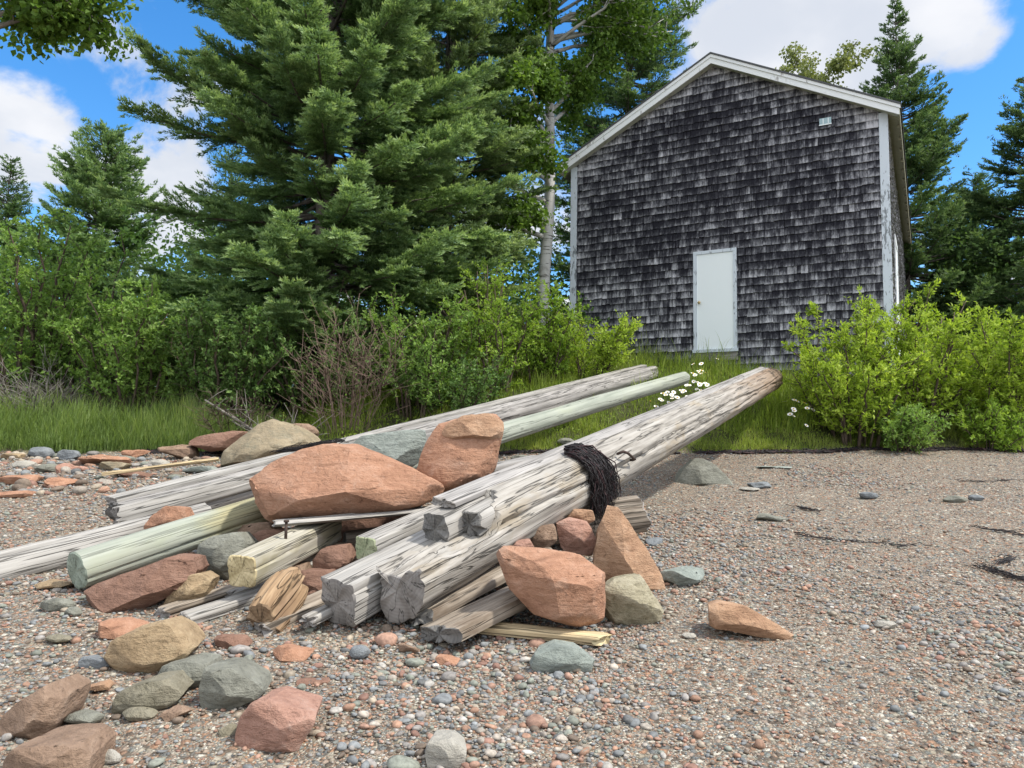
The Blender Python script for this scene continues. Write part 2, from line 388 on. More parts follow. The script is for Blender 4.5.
    M['r_grey'] = rock_mat('green_grey_slate', (0.235, 0.238, 0.20), (0.35, 0.355, 0.305), (0.13, 0.132, 0.11), (0.36, 0.37, 0.34))
    M['r_teal'] = rock_mat('blue_green_stone', (0.28, 0.315, 0.285), (0.41, 0.445, 0.41), (0.16, 0.185, 0.17), (0.35, 0.4, 0.38))
    M['r_blue'] = rock_mat('blue_grey_stone', (0.225, 0.245, 0.26), (0.34, 0.36, 0.375), (0.125, 0.14, 0.15), (0.38, 0.42, 0.45))
    M['r_olive'] = rock_mat('olive_stone', (0.25, 0.23, 0.17), (0.38, 0.355, 0.27), (0.13, 0.12, 0.08), (0.4, 0.38, 0.28))
    M['r_moss'] = rock_mat('pale_mossy_stone', (0.37, 0.335, 0.235), (0.54, 0.50, 0.385), (0.16, 0.14, 0.075), (0.6, 0.55, 0.42))
    M['r_pale'] = rock_mat('pale_stone', (0.42, 0.40, 0.35), (0.56, 0.54, 0.49), (0.27, 0.26, 0.23), (0.65, 0.63, 0.58))
    M['r_lichen'] = rock_mat('lichen_boulder', (0.33, 0.27, 0.18), (0.45, 0.39, 0.28), (0.19, 0.19, 0.145), (0.5, 0.45, 0.36))
    M['paint'] = worn_paint('worn_white_paint', (0.74, 0.77, 0.78), (0.40, 0.40, 0.39), 0.60, (3, 3, 1.2))
    M['paint_trim'] = worn_paint('peeling_blue_white_paint', (0.56, 0.62, 0.68), (0.20, 0.22, 0.24), 0.56, (5, 5, 1.5))
    M['soffit'] = worn_paint('dull_soffit_boards', (0.42, 0.43, 0.39), (0.26, 0.25, 0.20), 0.55, (2, 2, 2))
    M['soffit_side'] = flat_mat('olive_soffit', (0.27, 0.26, 0.18), 0.8, 0.2, 0.25)
    M['door'] = flat_mat('pale_door_paint', (0.78, 0.84, 0.86), 0.85, 0.0, 0.02, 2.0)
    M['roof'] = flat_mat('dark_roofing', (0.07, 0.075, 0.08), 0.7, 0.3, 0.3, 20)
    M['brass'] = flat_mat('brass', (0.55, 0.42, 0.22), 0.35, 0, 0.1, 5, 1.0)
    M['iron'] = flat_mat('rusty_iron', (0.05, 0.032, 0.025), 0.8, 0.3, 0.4, 30)
    M['weed'] = flat_mat('black_dry_seaweed', (0.012, 0.0095, 0.011), 0.75, 0.0, 0.5, 30)
    M['weed_red'] = flat_mat('dark_red_dry_seaweed', (0.032, 0.012, 0.014), 0.75, 0.0, 0.5, 30)
    M['petal'] = flat_mat('daisy_petal', (0.82, 0.82, 0.80), 0.6, 0, 0.05)
    M['yolk'] = flat_mat('daisy_eye', (0.62, 0.40, 0.03), 0.7, 0, 0.15)
    M['stem'] = flat_mat('daisy_stalk', (0.09, 0.16, 0.03), 0.7, 0, 0.2)
    M['sign'] = flat_mat('pale_blue_plate', (0.32, 0.45, 0.49), 0.5, 0, 0.15, 20)
    # shingles
    mt, n = mat('weathered_shingles'); co = objco(n); r = attr(n, 'rnd').outputs['Fac']
    r2 = attr(n, 'tint').outputs['Color']; sp = n.new('ShaderNodeSeparateColor'); n.link(r2, sp.inputs[0])
    st = n.noise(n.scale(co, (21, 21, 2.4)), 1.0, 5, 0.75)
    st2 = n.noise(n.scale(co, (7, 7, 5.0), (5, 2, 1)), 1.0, 5, 0.7)
    v = n.math('ADD', n.math('MULTIPLY', r, 0.26), n.math('MULTIPLY', n.math('SUBTRACT', st, 0.5), 1.6))
    v = n.math('ADD', v, n.math('MULTIPLY', n.math('SUBTRACT', st2, 0.5), 1.1))
    v = n.math('ADD', n.math('ADD', v, 0.41), sp.outputs[0])                      # regional weathering
    v = n.math('SUBTRACT', v, n.math('MULTIPLY', sp.outputs[1], 0.46))      # darker shingle tops, with shade under the course above painted in
    col = n.ramp(v, [(0.14, (0.012, 0.012, 0.018)), (0.40, (0.042, 0.043, 0.052)), (0.60, (0.138, 0.140, 0.156)), (0.85, (0.34, 0.345, 0.37)), (1.0, (0.50, 0.50, 0.54))])
    finish(n, col, 0.85, n.bump(st, 0.4, 0.004), 0.2); M['shingle'] = mt
    mt, n = mat('shingle_backing'); finish(n, (0.012, 0.012, 0.014), 0.9); M['backing'] = mt
    # pebbles
    mt, n = mat('pebbles'); co = objco(n); t = attr(n, 'tint').outputs['Color']
    v = n.noise(co, 55, 4, 0.65)
    col = n.mix(1.0, t, n.ramp(v, [(0.3, (0.62, 0.62, 0.62)), (0.7, (1.25, 1.25, 1.25))]), 'MULTIPLY')
    finish(n, col, 0.75, n.bump(v, 0.25, 0.006), 0.35); M['pebble'] = mt
    # ground
    mt, n = mat('shingle_beach_ground'); co = objco(n); soil = attr(n, 'rnd').outputs['Fac']
    pal = [(0.0, (0.13, 0.105, 0.09)), (0.16, (0.40, 0.32, 0.275)), (0.30, (0.42, 0.25, 0.17)), (0.42, (0.25, 0.27, 0.27)), (0.54, (0.50, 0.46, 0.40)), (0.66, (0.30, 0.19, 0.14)), (0.76, (0.19, 0.20, 0.21)), (0.86, (0.38, 0.34, 0.28)), (0.92, (0.68, 0.65, 0.60))]
    cols = []; hs = []
    for sc in (42, 95, 200):
        vo = n.new('ShaderNodeTexVoronoi'); vo.inputs['Scale'].default_value = sc; n.link(co, vo.inputs['Vector'])
        s_ = n.new('ShaderNodeSeparateColor'); n.link(vo.outputs['Color'], s_.inputs[0])
        c = n.ramp(s_.outputs[0], pal, 'CONSTANT')
        ed = n.smooth(vo.outputs['Distance'], 0.30, 0.75)
        cols.append(n.mix(n.math('MULTIPLY', ed, 0.6), c, (0.10, 0.085, 0.07))); hs.append((s_.outputs[1], vo.outputs['Distance']))
    pick = n.smooth(hs[0][0], 0.60, 0.62); pick2 = n.smooth(hs[1][0], 0.42, 0.44)
    grit = n.mix(pick2, cols[2], cols[1]); g2 = n.mix(pick, grit, cols[0])
    sandm = n.smooth(n.noise(co, 0.9, 5, 0.6), 0.47, 0.62)
    fine = n.mix(n.noise(co, 300, 3, 0.7), (0.19, 0.155, 0.125), (0.43, 0.37, 0.31))
    g3 = n.mix(n.math('MULTIPLY', sandm, 0.12), g2, n.mix(0.55, fine, grit))
    hgt = n.math('ADD', n.math('MULTIPLY', n.math('MULTIPLY', n.math('SUBTRACT', 1.0, hs[0][1]), pick), 1.0), n.math('MULTIPLY', n.math('SUBTRACT', 1.0, hs[1][1]), 0.45))
    sl = n.noise(co, 5.0, 6, 0.7)
    scol = n.ramp(sl, [(0.3, (0.030, 0.026, 0.014)), (0.55, (0.055, 0.062, 0.022)), (0.75, (0.095, 0.110, 0.035))])
    g3 = n.mix(1.0, g3, (0.745, 0.735, 0.675), 'MULTIPLY')
    col = n.mix(soil, g3, scol)
    finish(n, col, 0.9, n.bump(hgt, 0.9, 0.018), 0.25); M['ground'] = mt
setup_materials()

# ------------------------------------------------------------------ ground
def build_ground():
    def axis(lo, hi, fine, out_lo, out_hi):
        a = np.arange(lo, hi, fine)
        l = lo - np.geomspace(0.15, lo - out_lo, 26)[::-1]; r = hi + np.geomspace(0.15, out_hi - hi, 26)
        return np.concatenate([l, a, r])
    X = axis(-9, 12, 0.09, -420, 420); Y = axis(1.5, 17, 0.09, -160, 480)
    gx, gy = np.meshgrid(X, Y, indexing='ij')
    z = gh(gx, gy)
    near = (gy < edge_y(gx)).astype(float)
    P = np.stack([gx * 4, gy * 4, gx * 0], -1).reshape(-1, 3)
    z = z + near * 0.018 * fbm(P, 5, 3).reshape(gx.shape) + (1 - near) * 0.05 * fbm(P * 0.4, 9, 3).reshape(gx.shape)
    V = np.stack([gx, gy, z], -1).reshape(-1, 3)
    nx, ny = len(X), len(Y)
    i = np.arange(nx - 1)[:, None]; j = np.arange(ny - 1)[None, :]
    F = np.stack([i * ny + j, (i + 1) * ny + j, (i + 1) * ny + j + 1, i * ny + j + 1], -1).reshape(-1, 4)
    b = gy - edge_y(gx) + 0.10 * fbm(P * 0.5, 4, 3).reshape(gx.shape)
    soil = sstep(b, -0.06, 0.10).reshape(-1)
    mb = MB(); mb.add(V, F, 0, soil)
    tag(mb.build('ground', M['ground'], None, True), kind='structure')
build_ground()

# ------------------------------------------------------------------ pebbles (stuff)
def ico(level):
    bm = bmesh.new(); bmesh.ops.create_icosphere(bm, subdivisions=level, radius=1.0)
    bmesh.ops.triangulate(bm, faces=bm.faces[:])
    V = np.array([v.co[:] for v in bm.verts]); F = np.array([[v.index for v in f.verts] for f in bm.faces]); bm.free()
    return V, F
PAL = 0.74 * np.array([(0.44, 0.27, 0.20), (0.33, 0.31, 0.29), (0.25, 0.265, 0.27), (0.58, 0.55, 0.50), (0.43, 0.26, 0.18), (0.22, 0.17, 0.13), (0.30, 0.32, 0.27), (0.42, 0.36, 0.28), (0.33, 0.19, 0.145), (0.19, 0.195, 0.195), (0.47, 0.42, 0.36), (0.31, 0.33, 0.34)])
PW = np.array([0.10, .14, .11, .03, .07, .09, .09, .12, .05, .05, .07, .04])
def build_pebbles():
    rng = np.random.default_rng(11)
    mb = MB()
    def scatter(n, region, smin, smax, power, level, name_seed):
        x0, x1, y0, y1 = region
        y = np.sqrt(rng.random(n) * (y1 ** 2 - y0 ** 2) + y0 ** 2)
        x = (x0 + rng.random(n) * (x1 - x0)) * y          # fan shaped so density is even on the ground
        sz = smin + (smax - smin) * rng.random(n) ** power
        ok = y < edge_y(x) - 0.05
        # patches of coarse and fine
        pn = vnoise(np.stack([x * 0.8, y * 0.8, x * 0 + 3], -1), 8)
        coarse = np.clip(0.55 - x * 0.10 + pn * 0.9, 0.05, 1)
        ok &= (sz < 0.5 * (smin + smax) * 0.8) | (rng.random(n) < coarse)
        ok &= rng.random(n) < np.clip(0.85 + pn * 0.7, 0.45, 1)
        x, y, sz = x[ok], y[ok], sz[ok]; n = len(x)
        V0, F0 = ico(level); nv = len(V0)
        var = []
        for k in range(14):
            d = 1 + 0.28 * fbm(V0 * 0.9 + k * 7.1, k, 2)
            var.append(V0 * d[:, None])
        var = np.array(var)
        pick = rng.integers(0, 14, n)
        W = var[pick]
        sc = np.stack([sz, sz * rng.uniform(0.6, 1.0, n), sz * rng.uniform(0.35, 0.7, n)], -1) * 0.5
        W = W * sc[:, None, :]
        a = rng.uniform(0, 6.28, n); tl = rng.normal(0, 0.18, n)
        c, s_ = np.cos(tl)[:, None], np.sin(tl)[:, None]
        W = np.stack([W[..., 0] * c - W[..., 2] * s_, W[..., 1], W[..., 0] * s_ + W[..., 2] * c], -1)
        c, s_ = np.cos(a)[:, None], np.sin(a)[:, None]
        W = np.stack([W[..., 0] * c - W[..., 1] * s_, W[..., 0] * s_ + W[..., 1] * c, W[..., 2]], -1)
        z = gh(x, y) + 0.018 * fbm(np.stack([x * 4, y * 4, x * 0], -1), 5, 3) + sc[:, 2] * 0.45
        W = W + np.stack([x, y, z], -1)[:, None, :]
        F = (F0[None] + np.arange(n)[:, None, None] * nv).reshape(-1, 3)
        col = PAL[rng.choice(len(PAL), n, p=PW / PW.sum())] * rng.uniform(0.75, 1.2, (n, 1))
        col = np.concatenate([col, np.ones((n, 1))], -1)
        mb.add(W.reshape(-1, 3), F, 0); mb.C.append(np.repeat(col, nv, 0))
    scatter(16000, (-0.85, 0.80, 2.3, 5.2), 0.016, 0.050, 2.4, 2, 1)
    scatter(60000, (-0.85, 0.80, 2.3, 5.6), 0.008, 0.026, 1.3, 1, 2)
    scatter(85000, (-0.85, 0.80, 5.2, 11.8), 0.014, 0.044, 1.8, 1, 3)
    scatter(420, (-0.85, 0.10, 2.4, 9.5), 0.055, 0.12, 2.0, 2, 4)
    scatter(420, (-0.80, -0.30, 7.0, 10.4), 0.06, 0.17, 2.0, 2, 5)
    tag(mb.build('pebbles', M['pebble'], None, True), kind='stuff')
build_pebbles()

# ------------------------------------------------------------------ boathouse
BH_H = np.array([math.cos(-YAW), math.sin(-YAW), 0.0])
def build_boathouse():
    P0 = np.array([4.4012, 14.8, 0]); Z0 = 3.22
    o = P0 + BH_H * (-0.43)
    root = empty('boathouse', (o[0], o[1], Z0), 'tall grey shingled boathouse with white gable trim behind the two log rails', 'boathouse', rz=-YAW)
    HW, EZ, PZ, LEN = 3.13, 4.50, 6.14, 14.0       # half width, wall height at eave, at peak, length
    SL = (PZ - EZ) / HW
    rng = np.random.default_rng(5)
    # masonry-free core: a closed box that backs the shingles
    b = MB()
    prof = [(-HW, -0.6), (HW, -0.6), (HW, EZ - 0.02), (0, PZ - 0.02), (-HW, EZ - 0.02)]
    V = [(x, 0.02, z) for x, z in prof] + [(x, LEN, z) for x, z in prof]
    b.add(V, [[0, 1, 2, 4]]); b.add(V, [[2, 3, 4]]); b.add(V, [[6, 5, 9, 7]]); b.add(V, [[7, 9, 8]]); b.add(V, [[0, 4, 9, 5], [1, 6, 7, 2]])
    b.build('wall_core', M['backing'], root)
    def clip(poly, a, bb, c):        # keep a*x+b*z<=c
        out = []
        for i in range(len(poly)):
            p, q = poly[i], poly[(i + 1) % len(poly)]
            dp, dq = a * p[0] + bb * p[1] - c, a * q[0] + bb * q[1] - c
            if dp <= 0: out.append(p)
            if dp * dq < 0:
                t = dp / (dp - dq); out.append((p[0] + t * (q[0] - p[0]), p[1] + t * (q[1] - p[1])))
        return out
    def shingle_wall(name, w0, w1, ztop, gable, place, holes=()):
        mb = MB(); z = -0.32; row = 0
        while z < ztop:
            ex = 0.152 + rng.normal(0, 0.004)
            x = w0 - rng.uniform(0, 0.15)
            rowtilt = rng.normal(0, 0.0012); cour = rng.normal(0, 0.05)
            while x < w1:
                w = rng.choice([0.07, 0.09, 0.11, 0.13, 0.16, 0.20]) * rng.uniform(0.9, 1.1)
                g = 0.004 if rng.random() < 0.75 else 0.011
                jit = rng.normal(0, 0.005) + rowtilt * x
                sk = rng.normal(0, 0.004)
                poly = [(x + g / 2, z + jit), (x + w - g / 2, z + jit + sk), (x + w - g / 2, z + ex + 0.03), (x + g / 2, z + ex + 0.03)]
                xa, x = x, x + w
                poly = clip(clip(poly, -1, 0, -w0), 1, 0, w1)
                if gable and len(poly) > 2:
                    poly = clip(clip(poly, SL, 1, PZ), -SL, 1, PZ)
                if len(poly) < 3: continue
                cx = np.mean([p[0] for p in poly]); cz = np.mean([p[1] for p in poly])
                for hx0, hx1, hz0, hz1 in holes:
                    if max(p[0] for p in poly) > hx0 and min(p[0] for p in poly) < hx1 and hz0 < cz < hz1:
                        poly = clip(poly, 1, 0, hx0) if min(p[0] for p in poly) < hx0 - 0.004 else clip(poly, -1, 0, -hx1)
                if len(poly) < 3: continue
                th = rng.uniform(0.016, 0.030); curl = max(0, rng.normal(0, 0.003))
                def dep(pz): return -(0.012 + (th + curl) * max(0.0, 1 - (pz - z) / (ex + 0.03)))
                fr = [place(px_, dep(pz), pz) for px_, pz in poly]; bk = [place(px_, 0.004, pz) for px_, pz in poly]
                nn = len(poly); Vv = np.array(fr + bk)
                rv = float(rng.random())
                # regional weathering: paler low down and sheltered along the rakes and the corner boards
                reg = 0.20 * (1 - sstep(np.array(cz), 0.2, 2.6)) - 0.01 + cour
                if not gable: reg += 0.30
                if gable:
                    dr = (PZ - SL * abs(cx) - cz); reg += 0.30 * float(1 - sstep(np.array(dr), 0.05, 0.55))
                    reg += 0.16 * float(sstep(np.array(cx), 2.0, 3.1)) * (1 if cz > 1.5 else 0.5) + 0.08 * float(sstep(np.array(-cx), 2.2, 3.1))
                    reg += 0.12 * float(vnoise(np.array([[cx * 0.8, cz * 0.8, 1.5]]), 21)[0])
                hi = rng.random()
                if hi < 0.07: reg += 0.22
                A = np.full(2 * nn, rv, np.float32)
                C = np.ones((2 * nn, 4)); C[:, 0] = reg; C[:, 2] = 0
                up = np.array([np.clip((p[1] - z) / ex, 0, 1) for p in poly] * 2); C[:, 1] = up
                for tri in range(1, nn - 1):
                    pass
                F3 = np.array([[0, k, k + 1] for k in range(1, nn - 1)])
                mb.add(Vv, F3, 0, A); mb.C.append(C)
                base = mb.n - 2 * nn
                F4 = np.array([[k, nn + k, nn + (k + 1) % nn, (k + 1) % nn] for k in range(nn)]) + base
                mb.F[4].append(F4); mb.M[4].append(np.zeros(nn, np.int32))
            z += ex; row += 1
        return mb.build(name, M['shingle'], root)
    DX0, DX1, DZ0, DZ1 = -0.43, 0.43, 0.27, 2.30     # door opening with frame
    shingle_wall('front_wall', -HW + 0.117, HW - 0.117, PZ, True, lambda u, d, z: (u, d, z), [(DX0, DX1, DZ0 - 0.08, DZ1)])
    shingle_wall('side_wall', 0.07, LEN, EZ - 0.02, False, lambda u, d, z: (HW - d, u, z))
    # corner boards
    for sx in (-1, 1):
        t = MB()
        a, c = sorted((sx * (HW - 0.115), sx * (HW + 0.034))); t.box((a, -0.034, -0.35), (c, -0.004, EZ + 0.02))
        a, c = sorted((sx * (HW + 0.006), sx * (HW + 0.032))); t.box((a, 0.0, -0.35), (c, 0.11, EZ - 0.06))
        t.build('corner_board', M['paint_trim'], root)
    # rake soffit, rake boards, roof
    OV, SOV = 0.24, 0.23                              # overhang at gable, at eaves
    for sx in (-1, 1):
        def q(x, dz): return (sx * x, PZ - SL * x + dz)
        xe = HW + SOV
        def slab(mb, x0, x1, d0, d1, y0, y1):
            pr = [q(x0, d0), q(x1, d0), q(x1, d1), q(x0, d1)]
            V = [(x, y0, z) for x, z in pr] + [(x, y1, z) for x, z in pr]
            F = [[0, 1, 2, 3], [7, 6, 5, 4], [0, 4, 5, 1], [1, 5, 6, 2], [2, 6, 7, 3], [3, 7, 4, 0]]
            mb.add(V, F)
        s = MB(); slab(s, 0.0, xe - 0.01, 0.0, 0.03, -OV + 0.025, 0.0); s.build('rake_soffit', M['soffit'], root)
        r = MB(); slab(r, 0.0, xe, -0.035, 0.135, -OV, -OV + 0.022); slab(r, 0.0, xe + 0.02, 0.085, 0.150, -OV - 0.022, -OV - 0.001); r.build('rake_board', M['paint'], root)
        f = MB(); slab(f, HW + 0.03, xe - 0.02, -0.012, 0.012, 0.002, LEN + 0.2); f.build('eave_soffit', M['soffit_side'], root)
        f = MB(); slab(f, xe - 0.018, xe + 0.006, -0.03, 0.13, -OV + 0.024, LEN + 0.2)
        for yy in np.arange(0.3, LEN, 0.62): f.box((*( (sx * (xe - 0.03) - 0.02), yy), PZ - SL * xe - 0.05), (sx * (xe - 0.03) + 0.02, yy + 0.04, PZ - SL * xe + 0.0))
        f.build('eave_fascia', M['soffit_side'], root)
        rf = MB(); slab(rf, 0.0, xe + 0.035, 0.152, 0.185, -OV - 0.04, LEN + 0.25); rf.build('roof', M['roof'], root)
    # door
    fr = MB()
    fr.box((DX0, -0.050, DZ0), (DX0 + 0.065, -0.004, DZ1 - 0.066)); fr.box((DX1 - 0.065, -0.050, DZ0), (DX1, -0.004, DZ1 - 0.066)); fr.box((DX0, -0.052, DZ1 - 0.065), (DX1, -0.004, DZ1))
    fr.build('door_frame', M['paint_trim'], root)
    d = MB(); d.box((DX0 + 0.067, -0.032, DZ0 + 0.03), (DX1 - 0.067, 0.0, DZ1 - 0.068)); door = d.build('door', M['door'], root)
    k = MB(); V0, F0 = ico(2); k.add(V0 * 0.032 + np.array([DX0 + 0.125, -0.085, 1.25]), F0); k.tube([(DX0 + 0.125, -0.03, 1.25), (DX0 + 0.125, -0.075, 1.25)], 0.013, 10); k.build('handle', M['brass'], door, True)
    s = MB(); s.box((DX0 - 0.02, -0.075, DZ0 - 0.035), (DX1 + 0.02, -0.004, DZ0 + 0.028)); s.build('door_sill', M['paint_trim'], root)
    k = MB(); k.box((DX0 - 0.01, -0.03, DZ0 - 0.20), (DX1 + 0.01, -0.004, DZ0 - 0.037)); k.build('kick_board', M['wood_rail'], root)
    # small plate high at the right corner
    p = MB(); p.box((2.0, -0.05, 4.48), (2.21, -0.036, 4.61)); pl = p.build('name_plate', M['sign'], root)
    p = MB(); p.box((1.995, -0.056, 4.47), (2.215, -0.0505, 4.49)); p.box((2.06, -0.054, 4.50), (2.075, -0.0505, 4.60)); p.box((2.15, -0.054, 4.50), (2.165, -0.0505, 4.60)); p.build('plate_edge', M['door'], pl)
    # door or window trim on the long side wall
    w = MB(); w.box((HW + 0.035, 1.55, 0.25), (HW + 0.06, 1.65, 2.55)); w.box((HW + 0.035, 2.6, 0.25), (HW + 0.06, 2.7, 2.55)); w.box((HW + 0.035, 1.55, 2.552), (HW + 0.06, 2.7, 2.65)); w.build('side_door_frame', M['paint'], root)
    w = MB(); w.box((HW + 0.030, 1.655, 0.25), (HW + 0.045, 2.595, 2.548)); w.build('side_door', M['door'], root)
build_boathouse()

# ------------------------------------------------------------------ foliage
def leaves(mb, P, D, Nn, L, W, rnd, matid=0, fold=0.25):
    """diamond leaves: P base, D direction, Nn normal-ish"""
    D = D / (np.linalg.norm(D, axis=1)[:, None] + 1e-9)
    S = np.cross(D, Nn); S /= np.linalg.norm(S, axis=1)[:, None] + 1e-9
    U = np.cross(S, D)
    L = np.broadcast_to(L, (len(P),))[:, None]; W = np.broadcast_to(W, (len(P),))[:, None]
    a = P; b = P + D * L * 0.45 + S * W * 0.5 + U * W * fold; c = P + D * L; d = P + D * L * 0.45 - S * W * 0.5 + U * W * fold
    V = np.stack([a, b, c, d], 1).reshape(-1, 3)
    i = np.arange(len(P))[:, None] * 4
    F = np.concatenate([i + np.array([[0, 1, 2]]), i + np.array([[0, 2, 3]])], 0)
    mb.add(V, F, matid, np.repeat(rnd, 4))
def rvec(rng, n):
    v = rng.normal(size=(n, 3)); return v / np.linalg.norm(v, axis=1)[:, None]

def spruce(name, label, base, H, R, seed, leafmat, needles=34, z_lo=0.03, step=0.30, per=7, up=0.25, blade=0.055, shape=0.85, twigk=1.0, trunk_r=0.16, group='spruce trees'):
    rng = np.random.default_rng(seed)
    root = empty(name, base, label, 'tree', group)
    tr = MB(); zs = np.linspace(-0.3, H, 14)
    lean = rng.normal(0, 0.01, 2)
    tr.tube(np.stack([zs * lean[0], zs * lean[1], zs], -1), trunk_r * (1.02 - zs / H).clip(0.03), 10)
    TO, TD, TL, TT = [], [], [], []
    z = H * z_lo + 0.2
    while z < H * 0.99:
        t = z / H
        prof = (1 - t) ** shape * (0.55 + 0.45 * min(1, t / 0.15))
        for k in range(per if t < 0.85 else 5):
            az = rng.uniform(0, 6.283); L = max(0.18, R * prof * rng.uniform(0.62, 1.15))
            z0 = z + rng.uniform(-0.5, 0.5) * step
            e0 = (-0.24 + 0.70 * t ** 1.5) + rng.normal(0, 0.10); cu = up * rng.uniform(0.6, 1.3)
            ss = np.linspace(0, 1, 7)
            out = np.array([math.cos(az), math.sin(az), 0]); side = np.array([-out[1], out[0], 0])
            wob = rng.normal(0, 0.06)
            pts = out[None] * (L * ss)[:, None] + side[None] * (L * wob * ss ** 2)[:, None]
            pts[:, 2] = L * (e0 * ss + cu * ss ** 2.2) + z0
            pts[:, 0] += z0 * lean[0]; pts[:, 1] += z0 * lean[1]
            tr.tube(pts[:6], (0.010 + 0.012 * L) * (1 - ss[:6]) + 0.003, 4)
            nt = max(4, int(L / 0.062 * twigk))
            s_ = np.sort(rng.uniform(0.18 if L > 0.8 else 0.0, 1.0, nt)) ** 0.8
            p = np.stack([np.interp(s_, ss, pts[:, c]) for c in range(3)], -1)
            tang = np.array([out[0], out[1], e0]) + np.outer(s_, [0, 0, 2 * cu]); tang /= np.linalg.norm(tang, axis=1)[:, None]
            sg = np.where(rng.random(nt) < 0.5, -1, 1)[:, None]
            d = tang * rng.uniform(0.5, 1.1, (nt, 1)) + side[None] * sg * rng.uniform(0.3, 1.0, (nt, 1)) + np.array([0, 0, 1.0]) * rng.normal(0.04, 0.20, (nt, 1))
            d /= np.linalg.norm(d, axis=1)[:, None]
            l2 = (0.30 * L * (1 - s_) + 0.12 + 0.05 * L) * rng.uniform(0.6, 1.15, nt); l2 = np.clip(l2, 0.10, 0.62)
            TO.append(p); TD.append(d); TL.append(l2); TT.append(s_)
        z += step * (1.0 - 0.45 * t)
    TO = np.concatenate(TO); TD = np.concatenate(TD); TL = np.concatenate(TL); TT = np.concatenate(TT)
    n = len(TO); cnt = np.maximum(6, (needles * TL / 0.3)).astype(int)
    idx = np.repeat(np.arange(n), cnt); u = rng.random(len(idx)) ** 0.9
    sag = -0.10 * (u * TL[idx]) ** 2
    P = TO[idx] + TD[idx] * (u * TL[idx])[:, None]; P[:, 2] += sag
    # side spread of the spray so that a twig reads as a flat little fan
    rv = rvec(rng, len(idx)); sp = np.cross(TD[idx], np.array([0, 0, 1.0])); sp /= np.linalg.norm(sp, axis=1)[:, None] + 1e-6
    off = rng.uniform(-1, 1, len(idx)) * (0.12 * (1 - u) + 0.02)
    P = P + sp * off[:, None]
    D = TD[idx] * 0.9 + rv * 0.55 + sp * np.sign(off)[:, None] * 0.35 + np.array([0, 0, 0.22])
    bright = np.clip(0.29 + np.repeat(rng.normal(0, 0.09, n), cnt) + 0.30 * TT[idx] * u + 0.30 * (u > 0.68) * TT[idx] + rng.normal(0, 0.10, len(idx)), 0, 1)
    D /= np.linalg.norm(D, axis=1)[:, None]
    ou = P * np.array([1, 1, 0]); ou /= np.linalg.norm(ou, axis=1)[:, None] + 0.1
    S = np.cross(D, rvec(rng, len(idx)) * 0.7 + ou * 0.6 + np.array([0, 0, 0.6])); S /= np.linalg.norm(S, axis=1)[:, None] + 1e-9
    L_ = (blade * rng.uniform(0.7, 1.3, len(idx)))[:, None]
    V = np.stack([P - S * L_ * 0.19, P + S * L_ * 0.19, P + D * L_], 1).reshape(-1, 3)
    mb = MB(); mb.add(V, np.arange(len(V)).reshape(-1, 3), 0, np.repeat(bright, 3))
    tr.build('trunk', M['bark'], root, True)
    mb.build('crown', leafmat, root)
    return root

